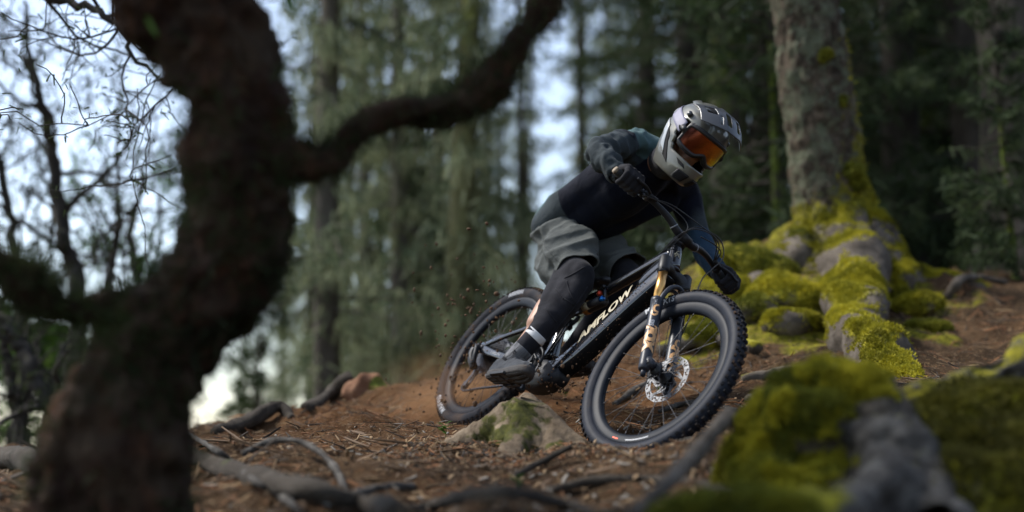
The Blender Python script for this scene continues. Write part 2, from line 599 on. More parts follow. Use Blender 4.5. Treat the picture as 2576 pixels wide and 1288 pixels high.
M_tread = PM('muddy_tread_rubber', [(0.30, (.009, .010, .013)), (0.5, (.018, .018, .02)), (0.66, (.075, .045, .027)), (0.8, (.13, .075, .042))], 11, 6, .85, bump=.2, bscale=120, bdist=.002, spec=.08)
M_rim = PM('satin_carbon_rim', [(0.3, (.007, .0085, .013)), (0.7, (.011, .014, .020))], 20, 3, .50, spec=.14)
M_steel = PM('brushed_steel', [(0.3, (.075, .078, .084)), (0.7, (.12, .123, .13))], 90, 4, .50, metal=1.0, stretch=(1, 1, 1))
M_dsteel = PM('dark_steel', [(0.3, (.035, .036, .04)), (0.7, (.07, .07, .075))], 60, 4, .42, metal=1.0)
M_spoke = PM('black_spoke_steel', [(0.3, (.02, .02, .024)), (0.7, (.035, .035, .04))], 60, 4, .45, metal=.3)
M_blue = PM('anodised_blue', [(0.3, (.01, .12, .42)), (0.7, (.02, .2, .6))], 30, 3, .25, metal=.7)
M_red = PM('anodised_red', [(0.3, (.45, .04, .02)), (0.7, (.6, .07, .03))], 30, 3, .3, metal=.6)
M_plastic = PM('black_plastic', [(0.3, (.012, .012, .014)), (0.7, (.022, .022, .025))], 50, 4, .5, bump=.1)
M_mud = PM('dried_mud', [(0.3, (.06, .032, .016)), (0.7, (.14, .075, .035))], 40, 5, .95, bump=.4)
M_cable = PM('black_cable_sheath', [(0.3, (.012, .012, .013)), (0.7, (.02, .02, .022))], 50, 3, .35)
M_gripm = PM('grey_black_grip_rubber', [(0.3, (.015, .015, .015)), (0.7, (.03, .03, .03))], 70, 4, .8, bump=.3, bscale=300)
M_gripend = PM('worn_tan_grip_end', [(0.3, (.10, .075, .05)), (0.7, (.32, .25, .17))], 70, 4, .7, bump=.3, bscale=200)

bike = empty('mountain_bike', (0, 0, 0), 'black electric mountain bike with gold fork tubes leaning into a turn under the rider', 'bicycle')
bike.matrix_world = BIKE_M


def sect(c, n, y, hn, hy, k=24, ex=3.2):
    """superellipse section: centre c, half depth hn along n, half width hy along y"""
    th = np.linspace(0, 2 * np.pi, k, endpoint=False)
    cx = np.sign(np.cos(th)) * np.abs(np.cos(th)) ** (2 / ex)
    sy = np.sign(np.sin(th)) * np.abs(np.sin(th)) ** (2 / ex)
    return np.asarray(c) + hn * cx[:, None] * n + hy * sy[:, None] * y


def loft(mb, ctrl, n=24, k=24, ex=3.2, y0=0.0, mi=0):
    """ctrl rows: x, y, z, half depth, half width; swept in the bicycle's middle plane"""
    p = smooth_path(ctrl, n)
    T = np.gradient(p[:, :3], axis=0); T /= np.linalg.norm(T, axis=1)[:, None]
    V = []
    for i in range(n):
        nn = np.cross(YY, T[i]); nn /= np.linalg.norm(nn)
        yy = np.cross(T[i], nn)
        V.append(sect(p[i, :3], nn, yy, p[i, 3], p[i, 4], k, ex))
    return mb.add(np.concatenate(V), grid_faces(n, k), mi)


def text_mesh(txt, size, extrude=0.0, offset=0.0, shear=0.0, spacing=1.0, sub=3):
    cu = bpy.data.curves.new('t', 'FONT')
    cu.body = txt; cu.size = size; cu.offset = offset; cu.shear = shear; cu.space_character = spacing
    cu.resolution_u = sub
    cu.align_x = 'CENTER'; cu.align_y = 'CENTER'
    o = link('t', cu)
    dg = bpy.context.evaluated_depsgraph_get(); dg.update()
    me = bpy.data.meshes.new_from_object(o.evaluated_get(dg), depsgraph=dg)
    bpy.data.objects.remove(o)
    bm = bmesh.new(); bm.from_mesh(me)
    bmesh.ops.triangulate(bm, faces=bm.faces)
    # subdivide long edges so that the letters can bend
    for _ in range(2):
        es = [e for e in bm.edges if e.calc_length() > size * 0.22]
        if es: bmesh.ops.subdivide_edges(bm, edges=es, cuts=1)
    bm.to_mesh(me); bm.free()
    return me


def letter(name, txt, size, fn, mat, parent, **kw):
    """letters laid on a surface by fn(u, v) -> position"""
    me = text_mesh(txt, size, **kw)
    V = get_v(me)
    set_v(me, np.array([fn(u, v) for u, v, _ in V]))
    me.materials.clear(); me.materials.append(mat)
    me.name = name
    return link(name, me, parent)


# ---- main frame
fb = MB()
DT = [(.520, 0, .865, .052, .036), (.480, 0, .810, .050, .040), (.405, 0, .705, .045, .042), (.305, 0, .565, .045, .043), (.215, 0, .448, .046, .044), (.14, 0, .378, .042, .044), (.06, 0, .366, .038, .044)]
loft(fb, DT, 30)
loft(fb, [(.483, 0, .962, .026, .026), (.42, 0, .930, .021, .024), (.30, 0, .858, .016, .022), (.18, 0, .786, .016, .022), (.06, 0, .722, .017, .022), (-.07, 0, .665, .018, .024)], 20)
loft(fb, [(-.055, 0, .72, .022, .022), (-.045, 0, .62, .021, .021), (.0, 0, .50, .022, .024), (.03, 0, .42, .03, .034)], 16)
# gusset between the tubes at the head, and the shock bridge
loft(fb, [(.505, 0, .93, .05, .022), (.455, 0, .895, .045, .022), (.405, 0, .85, .03, .02), (.37, 0, .80, .012, .016)], 12)
V, F = tube([HBOT - AX * .004, HBOT + AX * .02, HTOP - AX * .02, HTOP], [.032, .0305, .0275, .028], 24); fb.add(V, F)
M_guard = PM('matt_black_frame_guard', [(0.3, (.004, .004, .005)), (0.6, (.007, .007, .008)), (0.8, (.03, .02, .013))], 22, 5, .75, spec=.15)
frame = fb.obj('frame', [M_black, M_guard], bike)
for p_ in frame.data.polygons:
    if p_.index < 29 * 24 and p_.normal.dot(Vector((.82, 0, -.57))) > .75: p_.material_index = 1

motor = MB()
loft(motor, [(.185, 0, .365, .030, .036), (.15, 0, .345, .058, .046), (.07, 0, .335, .075, .054), (-.01, 0, .335, .072, .056), (-.06, 0, .345, .045, .050), (-.085, 0, .355, .02, .03)], 20, ex=2.8)
V, F = lathe([(.0, -.072), (.05, -.070), (.056, -.055), (.056, .055), (.05, .070), (.0, .072)], 28); motor.add(V + [0, 0, .345], F)
mo = motor.obj('motor_housing', M_satin, bike)
mm = MB()
for k in range(150):
    a = rng.uniform(0, 1); x = .2 - .26 * a; y = rng.uniform(-.05, .05)
    c = np.array([x, y, .272 + .30 * max(0, x - .02) ** 1.3 + rng.uniform(0, .05) * (abs(y) > .04)])
    V, F = sphere(c, rng.uniform(.002, .006, 3), 6, 4); mm.add(V, F)
tag(mm.obj('mud_splatter', M_mud, mo), kind='stuff')

fm_ = MB()
for k in range(260):
    i_ = rng.uniform(0, 1) ** 1.5
    q_ = np.array([np.interp(i_, [0, .25, .5, .75, 1], [.135, .215, .305, .405, .48]), 0, np.interp(i_, [0, .25, .5, .75, 1], [.378, .448, .565, .705, .81])])
    if rng.random() < .45: c_ = q_ + np.array([.82, 0, -.57]) * .0455 + YY * rng.uniform(-.036, .036)
    else: c_ = q_ + np.array([.82, 0, -.57]) * rng.uniform(-.034, .034) - YY * .0440
    V, F = sphere(c_, np.array([1, .5, 1]) * rng.uniform(.0012, .0034), 6, 4); fm_.add(V, F)
tag(fm_.obj('mud_splatter', M_mud, frame), kind='stuff')
# lettering on the right face of the down tube
A0 = np.array([.232, -.0452, .500]); A1 = np.array([.402, -.0452, .738])
_d = (A1 - A0); _L = np.linalg.norm(_d); _d = _d / _L
_nn = np.cross(_d, np.array([0, -1.0, 0]))        # towards the upper edge
_nn = _nn if _nn[2] > 0 else -_nn
letter('lettering', 'AMFLOW', .070, lambda u, v: A0 + _d * (_L / 2 + u) + _nn * (v * .86 + .008) + np.array([0, .16 * max(0, v + .008 - .02) - .0006, 0]), M_goldprint, frame, offset=.0026, shear=.35, spacing=1.0)
# round emblem on the head tube
hb = MB()
for pts in ([(.012, -.010), (.004, .012), (-.006, .016)], [(-.012, -.002), (.004, .002), (.014, -.002)], [(-.010, -.016), (.002, -.004), (.010, -.018)]):
    q = smooth_path(pts, 8)
    pp = [HBOT + AX * (.062 + v) + .0325 * (FW * math.cos(-u / .03 - .35) + YY * math.sin(-u / .03 - .35)) for u, v in q]
    V, F = tube(pp, .0016, 6); hb.add(V, F)
hb.obj('emblem', M_goldprint, frame)
hs = MB()
V, F = lathe([(.02, -.006), (.033, -.005), (.034, .0), (.033, .006), (.02, .006)], 28)
for a in (-.008, .131):
    W_ = np.array([HBOT + AX * (a + y) + FW * x + YY * z for x, y, z in V]); hs.add(W_, F)
for a in (.140, .150):
    W_ = np.array([HBOT + AX * (a + y * .7) + (FW * x + YY * z) * .62 for x, y, z in V]); hs.add(W_, F)
hs.obj('headset_spacer', M_dsteel, frame)['kind'] = 'stuff'

# ---- rear triangle
RHUB = np.array([-.4413, 0, .4098])
sa = MB()
for s in (-1, 1):
    loft(sa, [(-.458, s * .074, .418, .018, .008), (-.40, s * .074, .437, .011, .009), (-.30, s * .070, .482, .0105, .0095), (-.2, s * .058, .528, .011, .010), (-.1, s * .045, .585, .012, .011), (-.04, s * .040, .640, .014, .012)], 16, 12, 2.6)
    loft(sa, [(-.470, s * .074, .412, .020, .008), (-.43, s * .073, .402, .022, .009), (-.33, s * .068, .388, .018, .010), (-.2, s * .056, .378, .019, .012), (-.1, s * .046, .385, .022, .014), (-.05, s * .042, .395, .02, .016)], 16, 12, 2.6)
loft(sa, [(-.06, -.04, .40, .02, .02), (-.055, 0, .40, .022, .02), (-.06, .04, .40, .02, .02)], 6, 12)
swing = sa.obj('rear_triangle', M_black, bike)
cp = MB()
q0, q1 = np.array([-.36, -.0795, .389]), np.array([-.24, -.0705, .379])
letter('lettering', 'CARBON', .019, lambda u, v: (q0 + q1) / 2 + (q1 - q0) / np.linalg.norm(q1 - q0) * u + np.array([0, 0, v]) + np.array([0, -.0012, 0]), M_white, swing)
lk = MB()
for s in (-1, 1):
    loft(lk, [(-.055, s * .036, .60, .016, .006), (-.01, s * .034, .64, .014, .006), (.0, s * .030, .665, .012, .006)], 8, 10)
    V, F = lathe([(0, -.008), (.012, -.008), (.013, 0), (.012, .008), (0, .008)], 14); lk.add(V + [-.045, s * .045, .61], F)
lk.obj('rocker_link', M_satin, bike)
# thin twin rods in front of the rear tyre (cable guides beside the seat tube)
gr = MB()
for dy in (-.034, -.022):
    V, F = tube([(.035, dy, .425), (.045, dy, .50), (.055, dy, .575)], .0042, 8); gr.add(V, F)
gr.obj('cable_guide', M_satin, bike)

# ---- rear shock
sh0, sh1 = np.array([-.005, 0, .640]), np.array([.215, 0, .735])
sd = (sh1 - sh0) / np.linalg.norm(sh1 - sh0)
def on(a): return sh0 + sd * a
b1 = MB(); V, F = tube([on(0), on(.09)], .009, 14); b1.add(V, F)
shock = MB(); V, F = tube([on(.085), on(.09), on(.20), on(.215)], [.018, .022, .022, .016], 18); shock.add(V, F)
shk = shock.obj('rear_shock', M_plastic, bike)
b1.obj('shock_shaft', M_steel, shk)
g1 = MB(); V, F = tube([on(.088), on(.115)], .0236, 18); g1.add(V, F); g1.obj('shock_collar', M_gold, shk)
g2 = MB(); V, F = tube([on(.09) + [.022, -.032, -.012], on(.20) + [.022, -.032, -.012]], .0165, 16); g2.add(V, F)
res = g2.obj('shock_reservoir', M_plastic, shk)
g3 = MB(); V, F = tube([on(.10) + [.022, -.032, -.012], on(.135) + [.022, -.032, -.012]], .0171, 16); g3.add(V, F); g3.obj('print_band', M_goldprint, shk)
g4 = MB(); V, F = tube([on(.205) + [.022, -.034, -.012], on(.222) + [.022, -.034, -.012]], [.012, .011], 14); g4.add(V, F); g4.obj('blue_knob', M_blue, shk)
g5 = MB(); V, F = tube([on(.19) + [-.002, -.034, .022], on(.203) + [0, -.036, .019]], .011, 14); g5.add(V, F); g5.obj('red_knob', M_red, shk)
g6 = MB(); V, F = tube([on(.21), on(.22) + [-.03, -.01, .03], (.165, -.012, .776)], [.012, .011, .014], 12); g6.add(V, F)
V, F = sphere((.163, -.026, .778), .010, 12, 8); g6.add(V, F); g6.obj('shock_mount', M_dsteel, shk)
g7 = MB()
for pth in ([(-.02, -.03, .66), (.02, -.035, .60), (.04, -.03, .56)], [(.0, -.03, .64), (.04, -.034, .63), (.07, -.03, .62)], [(.02, -.03, .60), (.0, -.034, .57), (.03, -.03, .54)]):
    V, F = tube(smooth_path(pth, 8), .006, 8); g7.add(V, F)
g7.obj('link_bracket', M_satin, shk)

# ---- saddle and post
sp = MB(); V, F = tube([(-.06, 0, .70), (-.075, 0, .80)], .0155, 16); sp.add(V, F)
V, F = tube([(-.066, 0, .725), (-.068, 0, .742)], .021, 16); sp.add(V, F)
sp.obj('seat_post', M_satin, bike)
sd_ = MB()
rows = []
for t in np.linspace(0, 1, 16):
    x = .125 - .275 * t
    hw = .020 + .052 * np.clip((t - .25) / .6, 0, 1) ** 1.4
    if t > .93: hw *= .9
    zt = .832 + .008 * math.cos(t * 6) + .018 * t * t
    drop = .022 + .012 * (t > .3)
    e = [(1, 0)]
    ang = np.linspace(0, 2 * np.pi, 18, endpoint=False)
    sc = 1 if 0 < t < 1 else .55
    rows.append([(x, hw * sc * math.cos(a), zt + (.009 * math.sin(a) if math.sin(a) > 0 else drop * math.sin(a)) * sc - .012 * abs(math.cos(a)) ** 2) for a in ang])
sd_.add(np.array(rows).reshape(-1, 3), grid_faces(16, 18))
sad = sd_.obj('saddle', M_plastic, bike)
rl = MB()
for s in (-1, 1):
    V, F = tube(smooth_path([(.08, s * .012, .815), (.02, s * .02, .795), (-.06, s * .022, .793), (-.12, s * .024, .815)], 12), .0035, 8); rl.add(V, F)
rl.obj('saddle_rail', M_dsteel, sad)

# ---- cranks, pedals, chainring, chain
PEDR = np.array([.120, -.19, .205]); BBC = np.array([0, 0, .345])
cdir = (PEDR - BBC) * [1, 0, 1]; cdir /= np.linalg.norm(cdir)
for s, sg in ((-1, 1), (1, -1)):
    c = MB()
    loft(c, [(*(BBC + YY * s * .078), .017, .010), (*(BBC + cdir * sg * .05 + YY * s * .082), .013, .008), (*(BBC + cdir * sg * .12 + YY * s * .088), .011, .007), (*(BBC + cdir * sg * .172 + YY * s * .090), .013, .008)], 12, 12)
    ck = c.obj('crank_arm', M_satin, bike)
    pc = BBC + cdir * sg * .173 + YY * s * .185
    pm = MB()
    rt = np.array([[1, 0, .0], [0, 1, 0], [0, 0, 1]])
    tilt = math.radians(8.5); Rp = np.array([[math.cos(tilt), 0, -math.sin(tilt)], [0, 1, 0], [math.sin(tilt), 0, math.cos(tilt)]])
    for dx in (-.045, .045):
        V, F = box((dx, 0, 0), (.014, .095, .014)); pm.add(V @ Rp.T + pc, F)
    for dy in (-.046, 0, .046):
        V, F = box((0, dy, 0), (.098, .014, .013)); pm.add(V @ Rp.T + pc, F)
    V, F = tube([(0, -s * .09, 0), (0, s * .04, 0)], .008, 10); pm.add(V @ Rp.T + pc, F)
    pd = pm.obj('pedal', M_satin, bike, smooth=False)
    bevel_obj(pd, .003)
    pn = MB()
    for dx in (-.045, .045):
        for dy in (-.04, -.015, .015, .04):
            for zz in (-1, 1):
                V, F = tube([(dx, dy, zz * .006), (dx, dy, zz * .012)], .0017, 6); pn.add(V @ Rp.T + pc, F)
    pn.obj('pedal_pin', M_dsteel, pd)['kind'] = 'stuff'
cr = MB()
V, F = lathe([(.055, -.060), (.062, -.058), (.066, -.0575), (.066, -.0555), (.062, -.055), (.055, -.054)], 64, closed=True); cr.add(V + BBC, F)
for k in range(32):
    a = 2 * math.pi * k / 32
    V, F = box((.0685, -.0565, 0), (.006, .002, .006)); Ra = np.array([[math.cos(a), 0, -math.sin(a)], [0, 1, 0], [math.sin(a), 0, math.cos(a)]])
    cr.add(V @ Ra.T + BBC, F)
for k in range(4):
    a = math.pi / 2 * k + .3
    V, F = tube([(0.01 * math.cos(a), -.062, .01 * math.sin(a)), (.058 * math.cos(a), -.058, .058 * math.sin(a))], .007, 8); cr.add(V + BBC, F)
cr.obj('chainring', M_dsteel, bike)
cg = MB()
for pth in ([(.0, -.07, .44), (.05, -.075, .43), (.085, -.072, .40), (.09, -.07, .36)], [(-.03, -.072, .425), (.02, -.078, .40), (.06, -.074, .375)], [(.02, -.075, .445), (.02, -.08, .405), (.03, -.078, .36)]):
    V, F = tube(smooth_path(pth, 10), .006, 8); cg.add(V, F)
cg.obj('chain_guide', M_satin, bike)


def chain(pts, name):
    """row of links along a path"""
    p = smooth_path(pts, 400); L = np.concatenate([[0], np.cumsum(np.linalg.norm(np.diff(p, axis=0), axis=1))])
    m = MB(); nl = int(L[-1] / .0127)
    T, U, W2 = frames(p)
    for k in range(nl):
        i = np.searchsorted(L, (k + .5) * .0127); i = min(i, 399)
        t = T[i]; yv = YY - t * (YY @ t); yv /= np.linalg.norm(yv); n_ = np.cross(t, yv)
        Rm = np.stack([t, yv, n_], 1)
        w = .0065 if k % 2 else .0045
        for sy in (-1, 1):
            V, F = box((0, sy * w / 1.4, 0), (.0125, .0012, .0068)); m.add(V @ Rm.T + p[i], F)
        V, F = box((0, 0, 0), (.005, .006, .005)); m.add(V @ Rm.T + p[i], F)
    return m


pu, pl_ = np.array([-.432, -.042, .315]), np.array([-.462, -.040, .222])    # derailleur pulleys
ch = chain([(-.40, -.036, .487), (-.25, -.042, .452), (-.1, -.05, .418), (0, -.056, .412)], 'chain')
ch2 = chain([(.0, -.056, .278), (-.15, -.050, .245), (-.32, -.044, .222), (-.455, -.040, .200), (-.488, -.040, .222), (-.47, -.041, .255), (-.44, -.042, .295), (-.445, -.042, .335)], 'chain')
ch.add(np.concatenate(ch2.v), ch2.f)
ch.obj('chain', M_dsteel, bike, smooth=False)['kind'] = 'stuff'


# ---- wheels
def wheel(center, Rm, tyre_mat, rear):
    center = np.asarray(center, float)
    tr = lambda V: np.asarray(V, float) @ np.asarray(Rm).T + center
    rp = [(.316, -.0165), (.3135, -.0185), (.304, -.0190), (.286, -.0165), (.274, -.0105), (.2715, 0), (.274, .0105), (.286, .0165), (.304, .0190), (.3135, .0185), (.316, .0165), (.309, 0)]
    m = MB(); V, F = lathe(rp, 96, closed=True); m.add(tr(V), F)
    w = m.obj('wheel', M_rim, bike)
    # tyre casing
    prof = []
    for a in np.linspace(-2.25, 2.25, 25):
        prof.append((.3415 + .0295 * math.cos(a), .0305 * math.sin(a)))
    prof = [(.3125, -.0172)] + prof + [(.3125, .0172)]
    m = MB(); V, F = lathe(prof, 120, closed=True); m.add(tr(V), F)
    ty = m.obj('tyre', tyre_mat, w)
    # tread blocks
    m = MB(); nk = 76
    for k in range(nk):
        for row in (0, 1, 2, 3, 4):
            if row == 4 and k % 2: continue
            al = {0: -.22, 1: .22, 2: -.88, 3: .88, 4: -.55}[row]
            als = [al] if row < 4 else [-.55, .55]
            for al in als:
                th = 2 * math.pi * (k + (.5 if row in (2, 3) else 0) + (.25 if row == 4 else 0)) / nk
                rad = np.array([math.cos(th), 0, math.sin(th)]); tan = np.array([-math.sin(th), 0, math.cos(th)])
                nrm = rad * math.cos(al) + YY * math.sin(al)
                lat = np.cross(tan, nrm)
                c = rad * .3415 + nrm * .0320
                sx = {0: (.0145, .0125, .0085), 1: (.0145, .0125, .0085), 2: (.0135, .0100, .0085), 3: (.0135, .0100, .0085), 4: (.011, .008, .0065)}[row]
                V, F = box((0, 0, 0), sx)
                top = V[:, 2] > 0
                V[top, :2] *= .82
                m.add(tr(V @ np.stack([tan, lat, nrm], 1).T + c), F)
    m.obj('tread', M_tread, ty, smooth=False)
    # hub
    fl = .029
    hubp = [(0, -.058), (.012, -.058), (.012, -.046), (.018, -.044), (.027, -fl - .003), (.029, -fl), (.027, -fl + .003), (.016, -.018), (.016, .016), (.028, fl - .004), (.030, fl), (.028, fl + .003), (.02, .040), (.012, .046), (.012, .058), (0, .058)]
    m = MB(); V, F = lathe(hubp, 28); m.add(tr(V), F)
    hub = m.obj('hub', M_satin, w)
    sm = MB()
    V, F = tube([(0, 0, .285), (0, 0, .0)], .0012, 6)
    ns = 28
    for k in range(ns):
        side = -1 if k % 2 else 1
        a = 2 * math.pi * k / ns
        off = (1 if (k // 2) % 2 else -1) * .95
        pr = np.array([.273 * math.cos(a), side * .003, .273 * math.sin(a)])
        ph = np.array([.027 * math.cos(a + off), side * fl, .027 * math.sin(a + off)])
        s_ = MB(); V, F = tube(tr([ph, ph * .9 + pr * .1, ph * .1 + pr * .9, pr]), [.0013, .0011, .0011, .0014], 6); s_.add(V, F)
        q = ph * .05 + pr * .95
        V, F = tube(tr([ph * .06 + pr * .94, pr]), .0021, 6); s_.add(V, F)
        s_.obj('spoke', M_spoke, w)
    # disc rotor
    m = MB()
    y0 = .0395
    def ann(r0, r1, n, keep, nr=1, wave=0.0, sw=0.0, ph=0.0):
        for k in range(n):
            if not keep(k): continue
            a0, a1 = 2 * math.pi * k / n, 2 * math.pi * (k + 1) / n
            P8 = []
            for yy in (y0 - .0009, y0 + .0009):
                for r, a in ((r0, a0), (r1, a0), (r1, a1), (r0, a1)):
                    rr = r + (wave * math.cos(a * 12) if r == r1 else 0)
                    aa = a + sw * r + ph
                    P8.append((rr * math.cos(aa), yy, rr * math.sin(aa)))
            m.add(tr(P8), [(0, 1, 2, 3), (7, 6, 5, 4), (0, 4, 5, 1), (1, 5, 6, 2), (2, 6, 7, 3), (3, 7, 4, 0)])
    ann(.0965, .1010, 144, lambda k: True, wave=.0010)
    ann(.0895, .0965, 144, lambda k: k % 6 not in (0, 1), sw=6)
    ann(.0830, .0895, 144, lambda k: k % 12 > 3, sw=4)
    ann(.0780, .0830, 144, lambda k: True)
    for k in range(6):
        a = k * math.pi / 3
        for d, w_ in ((0, .0045), (.45, .003)):
            q = smooth_path([(.026 * math.cos(a + 1.0 - d), y0, .026 * math.sin(a + 1.0 - d)), (.05 * math.cos(a + .75 - d * .8), y0, .05 * math.sin(a + .75 - d * .8)), (.081 * math.cos(a + .1), y0, .081 * math.sin(a + .1))], 10)
            T, U, W3 = frames(q)
            lat = np.cross(T, YY)
            for j in range(9):
                P8 = []
                for yy in (-.0008, .0008):
                    for i_, sg in ((j, -1), (j, 1), (j + 1, 1), (j + 1, -1)):
                        P8.append(q[i_] + lat[i_] * w_ * sg + YY * yy)
                m.add(tr(P8), [(0, 1, 2, 3), (7, 6, 5, 4), (0, 4, 5, 1), (1, 5, 6, 2), (2, 6, 7, 3), (3, 7, 4, 0)])
    ann(.018, .030, 48, lambda k: True)
    m.obj('disc_rotor', M_steel, w, smooth=False)
    if not rear:
        V, F = tube(tr([(.0, 0, -.282), (0, 0, -.245)]) if False else tr([(-.115, .0, .252), (-.097, 0, .212)]), [.0035, .0028], 8)
        vm = MB(); vm.add(V, F); vm.obj('valve', M_dsteel, w)
    return w, ty, tr


FHUB = SF(-.5393, .044, 0)
RF = RS
wf, tyf, trf = wheel(FHUB, RF, M_rubber, False)
wr, tyr, trr = wheel(RHUB, np.eye(3), M_dusty, True)


def ring_text(name, txt, size, tr, ang, rad, yoff, mat, parent, flip=1, **kw):
    """letters on the right hand side wall (y negative), their tops outward; ang in the wheel's x-z plane"""
    def f(u, v):
        r = rad + v
        a = ang - u / rad * flip
        b = (r - .3415) / .0300
        y = -.0308 * math.sqrt(max(.04, 1 - min(b * b, .96))) - .0012
        return tr([(r * math.cos(a), y, r * math.sin(a))])[0]
    return letter(name, txt, size, f, mat, parent, **kw)


ring_text('lettering', 'MAXXIS', .034, trf, math.radians(123), .3375, 0, M_white, tyf, offset=.0012, spacing=1.25)
ring_text('lettering', 'MAXXIS', .036, trr, math.radians(240), .3375, 0, M_white, tyr, offset=.0012, spacing=1.2)
ring_text('lettering', 'ASSEGAI', .028, trr, math.radians(103), .3375, 0, M_white, tyr, offset=.001, spacing=1.1)
# print on the rims
def rim_arc(name, tr, a0, a1, r0, r1, mat, parent):
    m = MB(); n = max(2, int(abs(a1 - a0) * 40)); V = []
    for a in np.linspace(a0, a1, n):
        for r in (r0, r1):
            yb = np.interp(r, [.274, .286, .304, .3135], [-.0105, -.0165, -.0190, -.0185])
            V.append((r * math.cos(a), yb - .0008, r * math.sin(a)))
    m.add(tr(V), grid_faces(n, 2, False, False)); return m.obj(name, mat, parent)
D = math.radians
rim_arc('rim_stripe', trf, D(-83), D(-62), .2975, .3025, M_white, wf)
rim_arc('rim_stripe', trf, D(-97), D(-91), .2975, .3015, M_red, wf)
ring_l = lambda name, txt, size, tr, ang, rad, mat, parent, **kw: letter(name, txt, size, (lambda u, v: tr([((rad + v) * math.cos(ang + u / rad), np.interp(rad + v, [.274, .286, .304, .3135], [-.0105, -.0165, -.0190, -.0185]) - .0008, (rad + v) * math.sin(ang + u / rad))])[0]), mat, parent, **kw)

# cassette
m = MB()
for i, (nt_, y) in enumerate(zip((52, 45, 39, 34, 30, 26, 22, 18, 15, 12, 10), np.linspace(-.022, -.060, 11))):
    r = nt_ * .0127 / 2 / math.pi
    V, F = lathe([(max(.6 * r, .012) if i < 9 else .01, y), (r - .004, y), (r - .004, y - .0018), (max(.6 * r, .012) if i < 9 else .01, y - .0018)], 48, closed=True); m.add(V + RHUB, F)
    for k in range(nt_):
        a = 2 * math.pi * k / nt_
        V, F = box((r - .001, y - .0009, 0), (.008, .0018, .0062)); Ra = np.array([[math.cos(a), 0, -math.sin(a)], [0, 1, 0], [math.sin(a), 0, math.cos(a)]])
        m.add(V @ Ra.T + RHUB, F)
V, F = lathe([(0, -.066), (.016, -.066), (.018, -.02), (.0, -.02)], 20); m.add(V + RHUB, F)
m.obj('cassette', M_dsteel, wr, smooth=False)

# derailleur
dr = MB()
loft(dr, [(-.455, -.083, .418, .014, .010), (-.475, -.088, .395, .017, .016), (-.468, -.090, .36, .016, .017), (-.445, -.082, .328, .017, .018), (-.425, -.068, .306, .018, .016)], 14, 12, 2.6)
loft(dr, [(-.452, -.088, .405, .008, .02), (-.43, -.095, .36, .01, .012), (-.418, -.085, .315, .012, .012)], 8, 10, 2.6)
drl = dr.obj('derailleur', M_satin, bike)
for yy in (-.052, -.036):
    m = MB(); loft(m, [(*pu * [1, 0, 1] + [0, yy, .012], .014, .0016), (*((pu + pl_) / 2) * [1, 0, 1] + [.004, yy, 0], .009, .0016), (*pl_ * [1, 0, 1] + [0, yy, -.010], .015, .0016)], 10, 10); m.obj('derailleur_cage', M_dsteel, drl)
for c in (pu, pl_):
    m = MB(); V, F = lathe([(.003, -.004), (.016, -.004), (.016, .004), (.003, .004)], 24, closed=True); m.add(V + c, F)
    for k in range(12):
        a = 2 * math.pi * k / 12
        V, F = box((.018, 0, 0), (.006, .003, .004)); Ra = np.array([[math.cos(a), 0, -math.sin(a)], [0, 1, 0], [math.sin(a), 0, math.cos(a)]]); m.add(V @ Ra.T + c, F)
    m.obj('jockey_wheel', M_dsteel, drl)
# rear brake caliper and axle
m = MB(); V, F = lathe([(0, -.086), (.012, -.086), (.012, -.078), (.008, -.07), (.008, .07), (.012, .078), (.012, .084), (0, .084)], 16); m.add(V + RHUB, F); m.obj('rear_axle', M_dsteel, bike)

# ---- fork
fk = MB()
cs = []
for c in np.linspace(-.092, .092, 25):
    t = abs(c) / .068
    a = -.020 - .030 * np.clip(t, 0, 1) ** 2
    ha = .022 + .016 * np.clip(t, 0, 1) ** 3
    hf = .024 - .001 * t
    e = math.sqrt(max(0.02, 1 - max(0, (abs(c) - .068) / .0245) ** 2))
    ang = np.linspace(0, 2 * np.pi, 20, endpoint=False)
    cs.append([(a + ha * math.copysign(abs(math.sin(x)) ** .75, math.sin(x)) * (1 if e > .3 else .9), .022 * np.clip(t, 0, 1) + hf * math.copysign(abs(math.cos(x)) ** .85, math.cos(x)) * e, c) for x in ang])
fk.add(sf_arr(np.array(cs).reshape(-1, 3)), grid_faces(25, 20))
for s in (-1, 1):
    V, F = tube([(-.075, .020, s * .068), (-.06, .020, s * .068), (-.004, .020, s * .068), (.003, .020, s * .068)], [.0235, .0245, .0245, .021], 24); fk.add(sf_arr(V), F)
fork = fk.obj('fork_crown', M_satin, bike)
m = MB(); V, F = tube([(.0025, .020, -.068), (.008, .020, -.068)], [.0185, .0165], 20); m.add(sf_arr(V), F); m.obj('blue_top_cap', M_blue, fork)
LOW = -.220
for s in (-1, 1):
    m = MB(); V, F = tube([(-.05, .020, s * .068), (LOW - .02, .020, s * .068)], .0188, 28); m.add(sf_arr(V), F)
    m.obj('stanchion', M_gold, fork)
    m = MB()
    V, F = tube([(LOW + .004, .020, s * .068), (LOW, .020, s * .068), (LOW - .018, .020, s * .068), (LOW - .02, .020, s * .068), (-.30, .020, s * .068), (-.44, .020, s * .068), (-.545, .020, s * .068), (-.560, .020, s * .068), (-.566, .020, s * .068)], [.0200, .0250, .0255, .0240, .0240, .0235, .0225, .0215, .016], 32); m.add(sf_arr(V), F)
    V, F = tube([(-.56, .020, s * .068), (-.590, .020, s * .068)], [.0105, .0095], 16); m.add(sf_arr(V), F)
    # dropout with its axle clamp
    V, F = tube([(-.520, .030, s * .066), (-.5393, .044, s * .060)], [.018, .019], 16); m.add(sf_arr(V), F)
    V, F = tube([(-.5393, .044, s * .076), (-.5393, .044, s * .040)], [.0165, .0165], 16); m.add(sf_arr(V), F)
    lw = m.obj('fork_lower', M_fork, fork)
    if s < 0:
        lowR = lw
    else:
        lowL = lw
m = MB()
